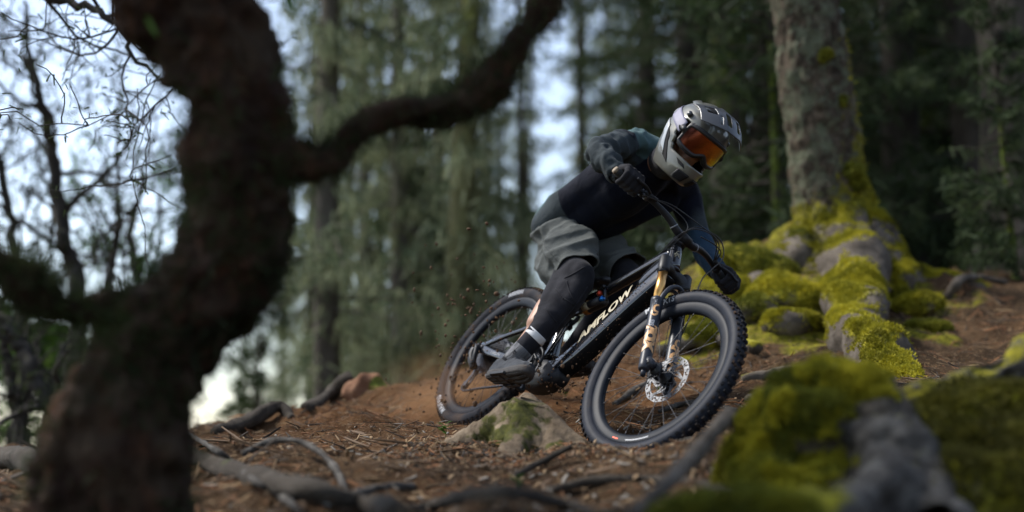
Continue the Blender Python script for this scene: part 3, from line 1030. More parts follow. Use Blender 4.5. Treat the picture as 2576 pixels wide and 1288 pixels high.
arc = smooth_path([(LOW - .035, .028, -.070), (LOW + .020, .044, -.064), (-.152, .058, -.042), (-.128, .062, 0), (-.152, .058, .042), (LOW + .020, .044, .064), (LOW - .035, .028, .070)], 28)
T, U, W3 = frames(arc)
for dd, rr in ((0, .010), (-.020, .0075)):
    V, F = tube(arc + np.array([dd * .6, dd, 0]), rr, 14); m.add(sf_arr(V), F)
m.obj('fork_arch', M_fork, fork)


def leg_text(name, txt, size, a_c, ang, s, mat, parent, flip=1, **kw):
    """letters read down the leg"""
    rad = .0246
    def f(u, v):
        th = ang + v / rad * flip
        return sf_arr([(a_c - u, .020 + rad * math.cos(th), s * .068 + rad * math.sin(th))])[0]
    return letter(name, txt, size, f, mat, parent, **kw)


leg_text('lettering', 'FOX', .058, -.425, math.radians(-52), -1, M_copper, lowR, offset=.0052, spacing=1.0)
leg_text('lettering', 'FOX', .056, -.428, math.radians(-20), 1, M_copper, lowL, offset=.0042, spacing=1.05)
leg_text('lettering', 'SIS', .026, -.355, math.radians(-60), -1, M_grey, lowR, offset=.001)
# the fox head mark: two hooked bars
def leg_patch(name, polys, a_c, ang, s, mat, parent):
    m = MB(); rad = .0247
    for pl in polys:
        q = smooth_path(pl, 14)
        T2 = np.gradient(q, axis=0); T2 /= np.linalg.norm(T2, axis=1)[:, None]
        nn = np.stack([-T2[:, 1], T2[:, 0]], 1) * .0042
        V = []
        for a_, b_ in zip(q - nn, q + nn):
            for v in (a_, b_):
                th = ang + v[1] / rad
                V.append((a_c - v[0], .020 + rad * math.cos(th), s * .068 + rad * math.sin(th)))
        m.add(sf_arr(V), grid_faces(14, 2, False, False))
    return m.obj(name, mat, parent)
leg_patch('emblem', [[(-.026, .012), (-.020, -.002), (-.006, -.006), (.006, -.001), (.008, .014)], [(.004, -.012), (.018, -.012), (.026, .0), (.014, .012)]], -.290, D(-48), -1, M_copper, lowR)
leg_patch('emblem', [[(-.026, .012), (-.020, -.002), (-.006, -.006), (.006, -.001), (.008, .014)], [(.004, -.012), (.018, -.012), (.026, .0), (.014, .012)]], -.36, D(-20), 1, M_copper, lowL)
leg_text('lettering', 'FLOAT', .016, LOW - .022, D(-60), -1, M_grey, lowR)
# brake caliper behind the left leg
m = MB()
loft(m, [(*SF(-.44, -.035, .052), .020, .018), (*SF(-.47, -.044, .050), .024, .020), (*SF(-.505, -.040, .050), .016, .018)], 10, 14, 2.6)
V, F = tube([SF(-.43, .0, .062), SF(-.44, -.03, .058)], .010, 10); m.add(V, F)
V, F = tube([SF(-.50, .0, .062), SF(-.50, -.03, .058)], .010, 10); m.add(V, F)
m.obj('brake_caliper', M_satin, fork)
m = MB()
V, F = tube([SF(-.5393, .044, -.080), SF(-.5393, .044, .080)], .0085, 14); m.add(V, F); m.obj('front_axle', M_satin, fork)

# ---- cockpit
ST = np.array([.125 + .030, .035, 0])          # bar clamp in steering coordinates
def CK(a, b, c): return SF(ST[0] + a, ST[1] + b, c)
m = MB()
V, F = tube([SF(.130, 0, 0), SF(.175, 0, 0)], .0195, 20); m.add(V, F)
loft(m, [(*SF(.152, .004, 0), .017, .020), (*SF(.154, .02, 0), .016, .022), (*CK(0, .0, 0), .018, .026)], 8, 16)
V, F = tube([CK(0, 0, -.027), CK(0, 0, .027)], .0225, 20); m.add(V, F)
m.obj('stem', M_satin, bike)
bar = [(0, 0, -.408 + .0), (.060, -.046, -.36), (.057, -.034, -.26), (.050, -.016, -.17), (.028, -.004, -.10), (.004, 0, -.055), (0, 0, 0), (.004, 0, .055), (.028, -.004, .10), (.050, -.016, .17), (.057, -.034, .26), (.060, -.046, .36)]
bar[0] = (.0625, -.052, -.406); bar.append((.0625, -.052, .406))
bp = smooth_path(bar, 60)
br_ = np.interp(np.abs(bp[:, 2]), [0, .05, .1, .2, .41], [.0172, .0172, .0150, .0118, .0112])
V, F = tube([CK(*q) for q in bp], br_, 16)
hbm = MB(); hbm.add(V, F)
hbar = hbm.obj('handlebar', M_satin, bike)
def barpt(c):
    i = np.argmin(np.abs(bp[:, 2] - c)); return np.array([np.interp(c, bp[:, 2], bp[:, 0]), np.interp(c, bp[:, 2], bp[:, 1]), c])
for s in (-1, 1):
    m = MB(); V, F = tube([CK(*barpt(s * x)) for x in (.272, .28, .34, .395, .404)], [.0150, .0158, .0158, .0165, .0155], 18); m.add(V, F)
    gp = m.obj('grip', M_gripm, bike)
    m = MB(); V, F = tube([CK(*barpt(s * .402)), CK(*(barpt(s * .402) + [.001, -.001, s * .010]))], [.0162, .0145], 18); m.add(V, F)
    m.obj('grip_end', M_gripend, gp)
    # brake: clamp, master cylinder, lever blade
    m = MB()
    V, F = tube([CK(*barpt(s * .246)), CK(*barpt(s * .262))], .0175, 16); m.add(V, F)
    V, F = tube([CK(*(barpt(s * .254) + [-.008, .022, 0])), CK(*(barpt(s * .20) + [-.010, .026, 0]))], [.011, .009], 12); m.add(V, F)
    V, F = tube([CK(*(barpt(s * .254) + [-.004, .008, 0])), CK(*(barpt(s * .25) + [-.008, .026, 0]))], .009, 10); m.add(V, F)
    bk = m.obj('brake_lever_body', M_satin, bike)
    m = MB(); V, F = tube([CK(*q) for q in smooth_path([barpt(s * .246) + [-.012, .036, 0], barpt(s * .29) + [-.022, .058, 0], barpt(s * .33) + [-.026, .060, 0], barpt(s * .345) + [-.026, .064, 0]], 10)], [.006] * 9 + [.0065], 10); m.add(V, F)
    m.obj('lever_blade', M_satin, bk)
m = MB()
V, F = tube([CK(*(barpt(-.222) + [0, 0, 0])), CK(*(barpt(-.238)))], .0170, 16); m.add(V, F)
for k in range(4):
    V, F = tube([CK(*(barpt(-.215 - k * .008) + [.014, .004, 0])), CK(*(barpt(-.215 - k * .008) + [.020, .008, 0]))], .004, 8); m.add(V, F)
m.obj('bar_clamp', M_steel, bike)
# control pod under the right grip
m = MB()
c0 = A(CK(*(barpt(-.262) + [-.040, .030, -.005])))
loft(m, [(*(c0 - YY * .018), .012, .010), (*(c0), .021, .016), (*(c0 + YY * .018), .012, .010)], 8, 14)
V, F = tube([c0, CK(*barpt(-.25))], .007, 8); m.add(V, F)
m.obj('shifter', M_plastic, bike)
# cables
def cable(pts, r=.0026, n=40):
    m = MB(); V, F = tube(smooth_path([A(q) for q in pts], n), r, 8); m.add(V, F); return m.obj('cable', M_cable, bike)
cable([CK(*(barpt(-.205) + [-.01, .028, 0])), CK(.052, .040, -.13), CK(.034, .085, .02), CK(.03, .105, .10), CK(-.02, .09, .15), CK(-.10, .065, .12), CK(-.19, .05, .085), SF(LOW - .03, .052, .082), SF(-.40, .0, .072), SF(-.45, -.03, .060)], .0026, 70)
cable([CK(*(barpt(.195) + [-.01, .028, 0])), CK(.055, .060, .13), CK(.048, .080, .05), CK(.02, .060, -.02), CK(-.03, .005, -.045), (.44, -.022, .955)])
cable([CK(*(barpt(.195) + [-.016, .034, 0])), CK(.040, .075, .13), CK(.028, .092, .05), CK(.0, .066, -.03), CK(-.04, .0, -.055), (.43, -.024, .945)])
cable([CK(*(barpt(.215) + [.0, .02, 0])), CK(.045, .055, .17), CK(.025, .07, .10), CK(.01, .06, .03)])
cable([CK(*(barpt(-.262) + [-.03, .025, 0])), CK(.035, .035, -.15), CK(.02, .05, -.06), CK(-.02, .035, -.04), (.445, -.02, .95)], .0022)
m = MB()
for c in (-.07, .07):
    V, F = tube([CK(*barpt(c)), CK(*barpt(c * 1.06))], .0178, 14); m.add(V, F)
m.obj('cable_strap', M_grey, hbar)
# ================================================================== the rider
person = empty('person', B(.129, -.185, .24), 'mountain bike rider in black jersey, grey shorts and silver full-face helmet leaning into a turn', 'person')
_pi = Matrix.Translation(-person.location)


def wear(o, parent=None):
    """hang a mesh built in world coordinates on the rider (or on one of his garments)"""
    if parent is None:
        o.parent = person
        o.matrix_parent_inverse = _pi
    else:
        o.parent = parent
    return o


def fabric(name, c1, c2, scale=14, bump=.25, weave=900, rough=.85, sheen=.15, fold=1.0):
    m, nt, b = nodes(name)
    n = noise_tex(nt, scale, 5, .6)
    r = ramp(nt, [(.3, c1), (.7, c2)])
    nt.links.new(n.outputs['Fac'], r.inputs['Fac'])
    nt.links.new(r.outputs[0], b.inputs['Base Color'])
    b.inputs['Roughness'].default_value = rough
    b.inputs['Specular IOR Level'].default_value = .10
    b.inputs['Sheen Weight'].default_value = sheen * .25
    w = noise_tex(nt, weave, 2, .5)
    f = noise_tex(nt, 22, 3, .5, (1, 1, 1), 1.2)
    mx = N(nt, 'ShaderNodeMath', operation='MULTIPLY_ADD'); mx.inputs[1].default_value = .12
    nt.links.new(w.outputs['Fac'], mx.inputs[0]); nt.links.new(f.outputs['Fac'], mx.inputs[2])
    bp = N(nt, 'ShaderNodeBump'); bp.inputs['Strength'].default_value = bump; bp.inputs['Distance'].default_value = .012 * fold
    nt.links.new(mx.outputs[0], bp.inputs['Height']); nt.links.new(bp.outputs[0], b.inputs['Normal'])
    return m


def panel_fabric(name, attrs, bump=.3, fold=1.0):
    """cloth sewn from panels: each attribute is a signed field, above 0 the panel's colour is taken"""
    m = fabric(name, *attrs[0][1], bump=bump, fold=fold)
    nt = m.node_tree; b = nt.nodes['Principled BSDF']
    cur = b.inputs['Base Color'].links[0].from_socket
    for an, (c1, c2) in attrs[1:]:
        n = noise_tex(nt, 16, 4, .6); r = ramp(nt, [(.3, c1), (.7, c2)])
        nt.links.new(n.outputs['Fac'], r.inputs['Fac'])
        a = N(nt, 'ShaderNodeAttribute', attribute_name=an)
        mr = N(nt, 'ShaderNodeMapRange'); mr.inputs['From Min'].default_value = -.003; mr.inputs['From Max'].default_value = .003
        nt.links.new(a.outputs['Fac'], mr.inputs['Value'])
        mx = N(nt, 'ShaderNodeMix', data_type='RGBA')
        nt.links.new(mr.outputs[0], mx.inputs[0]); nt.links.new(cur, mx.inputs[6]); nt.links.new(r.outputs[0], mx.inputs[7])
        cur = mx.outputs[2]
    nt.links.new(cur, b.inputs['Base Color'])
    return m


M_skin = PM('skin', [(.3, (.30, .155, .095)), (.7, (.40, .22, .14))], 18, 4, .5, bump=.08, bscale=120, bdist=.002)
M_skin.node_tree.nodes['Principled BSDF'].inputs['Subsurface Weight'].default_value = .12
M_skin.node_tree.nodes['Principled BSDF'].inputs['Subsurface Radius'].default_value = (.01, .004, .002)


def chain_mb(chains, seg=20):
    mb = MB()
    for ch in chains:
        for (a, ra), (b_, rb) in zip(ch[:-1], ch[1:]):
            V, F = capsule(a, b_, ra, rb, seg); mb.add(V, F)
    return mb


def PC(*rows):
    return [(P(x, y, d), r) for x, y, d, r in rows]


# head frame (in camera axes, then to the world)
_up = np.array([.565, -.825, 0]); _rt = np.array([.825, .565, 0]); _tc = np.array([0, 0, -1.0])
_f = .46 * _rt + .89 * _tc; _f /= np.linalg.norm(_f)
_pt = math.radians(13)
HF = math.cos(_pt) * _f - math.sin(_pt) * _up
HU = math.cos(_pt) * _up + math.sin(_pt) * _f
HL = np.cross(HU, HF)
HC = A(P(1750, 347, 5.10))
HM = np.stack([WC @ HF, WC @ HL, WC @ HU], 1)


def H(x, y, z):
    return Vector(HM @ np.array([x, y, z]) + HC)


def Harr(V):
    return np.asarray(V, float) @ HM.T + HC


J = dict(hipR=P(1405, 588, 5.66), hipL=P(1500, 612, 5.76), kneR=P(1449, 697, 5.31), kneL=P(1585, 700, 5.47),
         shR=P(1602, 370, 5.40), elR=P(1506, 383, 5.21), shL=P(1718, 482, 5.64), elL=P(1752, 592, 5.58))
J['ankR'] = B(.070, -.178, .300); J['ankL'] = B(-.180, .180, .545)
WCK = lambda c: A(B(*CK(*barpt(c))))
GR = WCK(-.338); GL = WCK(.338)


def hand_frame(g, elbow, s):
    """e along the bar to the hand's outer side, f over the bar away from the elbow, u on top"""
    e = WCK(s * .40) - WCK(s * .28); e /= np.linalg.norm(e)
    f = g - A(elbow); f = f - e * (f @ e); f /= np.linalg.norm(f)
    u = np.cross(e, f) * (1 if s < 0 else -1)
    upw = BR @ np.array([.2, 0, 1.0])
    if u @ upw < 0: u = -u
    # roll so that the forearm comes from behind and above
    c_, s_ = math.cos(.45), math.sin(.45)
    return e, c_ * f + s_ * u, c_ * u - s_ * f


def hand_chains(g, elbow, s, k=1.0):
    e, f, u = hand_frame(g, elbow, s)
    q = lambda t, a, b: Vector(g + e * t + f * a + u * b)
    wr = q(.006, -.082, .030)
    out = []
    for t, ln in ((-.036, .96), (-.012, 1.05), (.012, 1.0), (.036, .86)):
        kn = q(t, .026 * ln, .036)
        out.append([(kn, .0135 * k), (q(t * 1.02, .050 * ln, .006), .0128 * k), (q(t * 1.0, .036 * ln, -.028 * ln), .0118 * k), (q(t * .97, .004, -.034), .0105 * k)])
        out.append([(wr, .024 * k), (q(t * .95, -.030, .036), .0185 * k), (kn, .0150 * k)])
    out.append([(wr, .024 * k), (q(-.034, -.040, .014), .019 * k), (q(-.052, -.014, -.014), .0145 * k), (q(-.050, .014, -.032), .0120 * k)])
    out.append([(q(.030, -.060, .026), .021 * k), (q(.034, -.025, .014), .018 * k)])
    return out, wr, (e, f, u)


hcR, wrR, hfR = hand_chains(GR, J['elR'], -1)
hcL, wrL, hfL = hand_chains(GL, J['elL'], 1)
J['wrR'] = wrR; J['wrL'] = wrL

# ---- body, one continuous skin under the clothes
k = .86
body_ch = [
    [(J['hipR'], .085), (J['kneR'], .056), (P(1405, 765, 5.26), .050), (J['ankR'], .034)],
    [(P(1446, 702, 5.33), .05), (P(1378, 775, 5.27), .052), (P(1350, 815, 5.22), .044)],
    [(J['hipL'], .085), (J['kneL'], .056), (J['ankL'], .034)],
    [(J['hipR'], .10), (J['hipL'], .10)],
    PC((1445, 590, 5.70, .11), (1500, 520, 5.60, .085), (1600, 445, 5.50, .08), (1662, 412, 5.44, .06)),
    [(J['shR'], .045), (J['shL'], .045)],
    [(P(1655, 418, 5.42), .07), (H(-.03, 0, -.08), .055), (H(-.01, 0, .0), .065)],
    [(J['shR'], .042), (J['elR'], .028), (J['wrR'], .022)],
    [(J['shL'], .042), (J['elL'], .028), (J['wrL'], .022)],
    [(J['ankR'], .032), (B(.045, -.188, .262), .022), (B(.20, -.19, .262), .016), (B(.24, -.19, .264), .012)],
    [(J['ankL'], .032), (B(-.21, .188, .510), .022), (B(-.06, .19, .512), .016), (B(-.02, .19, .514), .012)],
] + [[(a, r * k) for a, r in c] for c in hcR + hcL]
mb = chain_mb(body_ch)
for c, r in (((.012, 0, .035), (.088, .074, .088)), ((.035, 0, -.02), (.060, .064, .085)), ((.062, 0, -.085), (.030, .036, .026))):
    V, F = sphere((0, 0, 0), r, 24, 16); mb.add(Harr(V + np.array(c)), F)
for a_, b_, ra, rb in (((.093, 0, .012), (.112, 0, -.028), .010, .0125), ((.106, -.012, -.03), (.106, .012, -.03), .0085, .0085), ((.092, -.016, -.060), (.092, .016, -.060), .008, .008), ((.094, -.014, -.070), (.094, .014, -.070), .008, .008), ((.07, -.04, -.02), (.085, -.028, -.028), .018, .016), ((.07, .04, -.02), (.085, .028, -.028), .018, .016)):
    V, F = capsule(H(*a_), H(*b_), ra, rb, 12); mb.add(V, F)
body = wear(remesh('body', mb, .0075, M_skin, None, 3, .5))

# ---- folds
def folds(o, amp, scale, dirv, stretch=5.0, seed=0, power=1.0):
    """push the cloth out and in along drawn-out ridges; dirv is the direction the folds run in"""
    me = o.data; V = get_v(me); Nn = get_n(me)
    d = np.asarray(dirv, float); d /= np.linalg.norm(d)
    al = V @ d
    q = V * scale - np.outer(al, d) * scale * (1 - 1 / stretch)
    w = vnoise(q[:, :] * 1.0 + 3.1 * seed) * .6
    q2 = q + 0.55 * np.stack([w, w * .7, w * .4], 1)
    r = 1 - np.abs(2 * vnoise(q2 + 11.7 * seed))
    r = (r - .72) * 1.6 + .5 * vnoise(q * 2.3 + 5)
    a = amp(V) if callable(amp) else amp
    set_v(me, V + Nn * (r * a)[:, None])


def seg_dist(V, a, b):
    a = A(a); b = A(b); d = b - a; t = np.clip(((V - a) @ d) / (d @ d), 0, 1)
    return np.linalg.norm(V - a - t[:, None] * d, axis=1), t


def cut(o, co, no, rad):
    """open the garment at a hem: remove what lies beyond the plane near co"""
    bm = bmesh.new(); bm.from_mesh(o.data)
    co = Vector(co); no = Vector(no).normalized()
    fs = [f for f in bm.faces if (f.calc_center_median() - co).length < rad]
    geom = fs + list({e for f in fs for e in f.edges}) + list({v for f in fs for v in f.verts})
    bmesh.ops.bisect_plane(bm, geom=geom, plane_co=co, plane_no=no)
    dl = [f for f in bm.faces if (f.calc_center_median() - co).length < rad and (f.calc_center_median() - co).dot(no) > 1e-5]
    bmesh.ops.delete(bm, geom=dl, context='FACES')
    bm.to_mesh(o.data); bm.free(); o.data.update()


def thick(o, t=.004, off=-1):
    m = o.modifiers.new('cloth', 'SOLIDIFY'); m.thickness = t; m.offset = off
    return o


# ---- jersey
JC = [
    PC((1388, 566, 5.66, .092), (1420, 528, 5.60, .092), (1470, 492, 5.55, .094), (1530, 452, 5.48, .098), (1592, 392, 5.42, .090)),
    PC((1470, 578, 5.74, .085), (1560, 522, 5.66, .105), (1640, 474, 5.62, .112), (1712, 480, 5.64, .085)),
    PC((1448, 560, 5.60, .090), (1500, 520, 5.55, .110), (1560, 478, 5.48, .125), (1625, 436, 5.45, .115), (1658, 404, 5.44, .085)),
    PC((1596, 374, 5.42, .080), (1650, 388, 5.44, .085), (1680, 430, 5.5, .085), (1714, 474, 5.62, .082)),
    PC((1480, 588, 5.62, .060), (1530, 560, 5.58, .070), (1610, 520, 5.56, .075), (1668, 498, 5.56, .070)),
    PC((1602, 368, 5.40, .074), (1556, 368, 5.31, .066), (1508, 384, 5.21, .060)),
    [(P(1508, 384, 5.21), .060), (P(1530, 408, 5.12), .052), (wrR + (wrR - J['elR']).normalized() * .02, .040)],
    PC((1716, 480, 5.64, .080), (1736, 540, 5.60, .068), (1754, 594, 5.57, .060)),
    [(P(1754, 594, 5.57), .060), (P(1782, 645, 5.48), .054), (wrL + (wrL - J['elL']).normalized() * .02, .040)],
]
jersey = remesh('jersey', chain_mb(JC), .0085, M_skin, None, 10, .6)
V = get_v(jersey.data)
dR, tR = seg_dist(V, J['elR'], wrR); dR2, tR2 = seg_dist(V, P(1600, 370, 5.40), J['elR'])
arm_dir = A(J['elR']) - A(J['shR'])
torso = A(P(1640, 410, 5.45)) - A(P(1430, 560, 5.65))
folds(jersey, lambda V: .011 * np.ones(len(V)), 11, np.cross(torso, [0.2, 1, .1]), 4, 1)
V = get_v(jersey.data)
dR, tR = seg_dist(V, J['elR'], wrR); dR2, tR2 = seg_dist(V, P(1600, 370, 5.40), J['elR'])
nearR = np.clip(1.6 - np.minimum(dR, dR2) / .075, 0, 1)
folds(jersey, lambda V: .022 * nearR, 26, np.cross(arm_dir, A(cam.location) - A(J['elR'])), 3, 4)
cut(jersey, wrR - Vector(hfR[1]) * .002, wrR - J['elR'], .075)
cut(jersey, wrL - Vector(hfL[1]) * .002, wrL - J['elL'], .075)
# panels: black front, charcoal sleeves and back, teal yoke and stripes
V = get_v(jersey.data); Nn = get_n(jersey.data)
dR, tR = seg_dist(V, J['elR'], wrR); dR2, tR2 = seg_dist(V, P(1590, 372, 5.40), J['elR'])
dL, tL = seg_dist(V, J['elL'], wrL); dL2, tL2 = seg_dist(V, P(1722, 490, 5.64), J['elL'])
cpx = np.linalg.inv(WC) @ V.T
px = 1288 + FPX * cpx[0] / cpx[2]; py = 644 + FPX * cpx[1] / cpx[2]
sleeve = np.maximum(.085 - np.minimum(dR, dR2), .072 - np.minimum(dL, dL2)) 
# the back panel: the side of the torso turned away from chest
ctr0, ctr1 = A(P(1452, 566, 5.64)), A(P(1648, 415, 5.47))
td = (ctr1 - ctr0) / np.linalg.norm(ctr1 - ctr0)
back_dir = A(P(1470, 440, 5.75)) - A(P(1560, 500, 5.5)); back_dir -= td * (back_dir @ td); back_dir /= np.linalg.norm(back_dir)
bh = (V - ctr0) @ back_dir
bt = (V - ctr0) @ td
wav = .008 * np.sin(bt * 20)
back = bh - (.062 + .02 * np.clip(bt / .4, 0, 1)) + wav
hemf = .075 - bt + .02 * np.sin(bh * 14)
charcoal = np.maximum(np.maximum(sleeve, back + .006), hemf - .03)
teal = np.minimum(back, .022 - back) 
# teal yoke over the right shoulder and the teal seam under the right forearm
sh_top = .130 - np.linalg.norm(V - A(P(1618, 335, 5.42)), axis=1) + .012 * vnoise(V * 30)
eu = hfR[2]; under = (V - A(J['elR'])) @ A(P(1480, 420, 5.25) - P(1506, 383, 5.21)) / .06
seam = np.where((dR < .09) & (tR < .85), .018 - np.abs(under - .50) * .07, -.05)
blueL = np.where((dL < .085), tL * .25 - .02, -.1)
tealmask = np.maximum(np.maximum(np.where(sleeve > .01, -.05, teal), sh_top), seam)
point_attr(jersey.data, 'charcoal', charcoal); point_attr(jersey.data, 'teal', tealmask); point_attr(jersey.data, 'blue', blueL)
M_jersey = panel_fabric('jersey_cloth', [('', ((.0035, .0045, .010), (.006, .008, .016))), ('charcoal', ((.027, .035, .040), (.040, .050, .056))), ('teal', ((.050, .088, .092), (.070, .115, .118))), ('blue', ((.014, .032, .058), (.022, .046, .078)))], bump=.35)
jersey.data.materials.clear(); jersey.data.materials.append(M_jersey)
thick(jersey, .004); wear(jersey)
cuff = MB()
for w_, el_ in ((wrR, J['elR']), (wrL, J['elL'])):
    fd = A(w_) - A(el_); fd /= np.linalg.norm(fd); c0 = A(w_) - fd * .02
    V, F = tube([c0 - fd * .012, c0, c0 + fd * .014, c0 + fd * .026], [.034, .0355, .0355, .032], 20, wob=.04)
    one = MB(); one.add(V, F)
    M_cuff = M_cuff if 'M_cuff' in globals() else fabric('blue_grey_cuff', (.09, .12, .16), (.13, .17, .22))
    o = one.obj('cuff', M_cuff); wear(o)

# ---- shorts
SC = [
    PC((1402, 588, 5.66, .108), (1422, 632, 5.50, .104), (1446, 690, 5.33, .098)),
    PC((1395, 580, 5.66, .095), (1378, 640, 5.58, .070), (1416, 706, 5.38, .066)),
    PC((1410, 575, 5.66, .10), (1450, 610, 5.50, .088), (1482, 668, 5.32, .055)),
    PC((1492, 612, 5.74, .100), (1530, 645, 5.62, .104), (1586, 706, 5.46, .094)),
    PC((1496, 610, 5.70, .080), (1560, 640, 5.55, .065), (1618, 692, 5.43, .050)),
    PC((1404, 585, 5.68, .10), (1490, 606, 5.74, .10)),
    PC((1470, 640, 5.66, .075), (1515, 690, 5.56, .060), (1536, 732, 5.50, .045)),
]
shorts = remesh('shorts', chain_mb(SC), .0085, M_skin, None, 8, .6)
V = get_v(shorts.data)
folds(shorts, .030, 8, A(P(1350, 650, 5.5)) - A(P(1500, 590, 5.5)), 4.5, 2)
folds(shorts, .012, 18, A(P(1350, 650, 5.5)) - A(P(1500, 600, 5.5)), 3, 6)
cut(shorts, P(1446, 684, 5.34), P(1470, 738, 5.18) - P(1425, 632, 5.50), .16)
cut(shorts, P(1572, 690, 5.47), P(1610, 722, 5.34) - P(1530, 645, 5.60), .135)
M_shorts = fabric('grey_green_short_cloth', (.066, .072, .070), (.090, .097, .093), bump=.4, rough=.75, sheen=.1)
shorts.data.materials.clear(); shorts.data.materials.append(M_shorts)
thick(shorts, .005); wear(shorts)
# stitched seam down the right leg, and the ventilation holes in the left leg
from mathutils.bvhtree import BVHTree
def bvh(o):
    dg = bpy.context.evaluated_depsgraph_get(); dg.update()
    return BVHTree.FromObject(o, dg)
def onto(tree, px_, py_, dd=.0):
    """the point of a garment seen at a pixel, lifted dd towards the outside"""
    ray = P(px_, py_, 1.0).normalized()
    h = tree.ray_cast(Vector((0, 0, 0)), ray)
    return None if h[0] is None else (h[0] + h[1] * dd * (1 if h[1].dot(ray) < 0 else -1))


def surf_strip(tree, pix, r, name, mat, parent, n=30, lift=0.0, seg=6):
    q = smooth_path(pix, n); pts = [onto(tree, x, y, lift) for x, y in q]; pts = [p for p in pts if p is not None]
    if len(pts) < 3: return None
    m = MB(); V, F = tube([A(p) for p in pts], r, seg); m.add(V, F); o = m.obj(name, mat); o.parent = parent
    return o


tr_s = bvh(shorts)
# evaluated in world axes since the garment has no transform of its own apart from its parent's inverse
M_seam = fabric('dark_seam', (.05, .055, .055), (.07, .075, .075))
surf_strip(tr_s, [(1352, 590), (1380, 630), (1412, 665), (1432, 684)], .0016, 'seam', M_seam, shorts)
# ---- knee and shin guards
KC = [PC((1436, 672, 5.36, .062), (1450, 692, 5.31, .074), (1446, 716, 5.29, .073), (1412, 770, 5.25, .070), (1372, 820, 5.20, .058), (1343, 850, 5.165, .047)),
      PC((1428, 690, 5.37, .062), (1402, 742, 5.30, .062), (1385, 775, 5.255, .054), (1360, 825, 5.20, .050)),
      PC((1462, 690, 5.27, .056), (1462, 712, 5.26, .056), (1430, 765, 5.22, .050))]
pad = remesh('knee_guard', chain_mb(KC), .0075, M_skin, None, 5, .5)
V = get_v(pad.data)
folds(pad, .004, 18, A(P(1500, 740, 5.2)) - A(P(1380, 700, 5.3)), 4, 9)
M_pad = fabric('black_knee_guard', (.011, .011, .014), (.022, .022, .027), bump=.25, weave=500, sheen=.2)
cut(pad, P(1345, 848, 5.165), P(1325, 874, 5.14) - P(1375, 815, 5.20), .075)
pad.data.materials.clear(); pad.data.materials.append(M_pad); thick(pad, .004); wear(pad)
tp = bvh(pad)
for pix in ([(1478, 722), (1452, 762), (1412, 812), (1372, 858)], [(1398, 726), (1418, 752)], [(1420, 752), (1445, 768)], [(1372, 775), (1400, 812)], [(1420, 700), (1440, 690), (1470, 672)], [(1425, 706), (1432, 730), (1448, 764)]):
    surf_strip(tp, pix, .0030, 'stitching', M_pad, pad, 20, .0005)
padL = remesh('knee_guard', chain_mb([[(P(1570, 680, 5.50), .06), (J['kneL'], .068), (J['kneL'] * .7 + J['ankL'] * .3, .062), (J['kneL'] * .3 + J['ankL'] * .7, .050), (J['kneL'] * .15 + J['ankL'] * .85, .045)]]), .0085, M_pad, None, 4, .5)
wear(padL)
# ---- socks and shoes
M_sock_b = fabric('black_sock_knit', (.014, .014, .018), (.024, .024, .03))
M_sock_w = fabric('white_sock_band', (.55, .55, .56), (.68, .68, .69))
def sock(a, b_, t0, t1, r0, r1, mat, name='sock', parent=None):
    a = A(a); b_ = A(b_)
    m = MB(); V, F = tube([a + (b_ - a) * t for t in np.linspace(t0, t1, 6)], np.linspace(r0, r1, 6), 24); m.add(V, F)
    o = m.obj(name, mat); wear(o, parent); return o
sk_a = P(1352, 842, 5.17)
mc, ntc, bc = nodes('grey_check_knit')
ck = noise_tex(ntc, 1, 0); chk = ntc.nodes.new('ShaderNodeTexChecker'); chk.inputs['Scale'].default_value = 190
chk.inputs['Color1'].default_value = (.20, .20, .21, 1); chk.inputs['Color2'].default_value = (.012, .012, .015, 1)
tcn = ntc.nodes.new('ShaderNodeTexCoord'); ntc.links.new(tcn.outputs['Object'], chk.inputs['Vector']); ntc.links.new(chk.outputs[0], bc.inputs['Base Color']); bc.inputs['Roughness'].default_value = .9
s0 = sock(sk_a, J['ankR'], .0, 1.12, .046, .040, M_sock_b)
sock(sk_a, J['ankR'], -.04, .16, .0475, .0468, M_sock_w, 'sock_band', None).parent = s0
sock(J['kneL'], J['ankL'], .68, 1.1, .045, .042, M_sock_b)
o_ = sock(sk_a, J['ankR'], .52, 1.05, .0445, .0425, mc, 'sock_pattern'); o_.parent = s0

M_shoe = fabric('grey_shoe_mesh', (.032, .034, .039), (.062, .066, .073), scale=30, bump=.5, weave=300, rough=.8)
M_sole = PM('dark_shoe_sole_rubber', [(.3, (.022, .02, .02)), (.6, (.05, .045, .042)), (.8, (.10, .07, .05))], 35, 5, .85, bump=.3, bscale=120)
M_lace = fabric('dark_lace', (.03, .03, .033), (.06, .06, .065))
M_tab = fabric('grey_pull_tab', (.14, .145, .15), (.18, .185, .19))


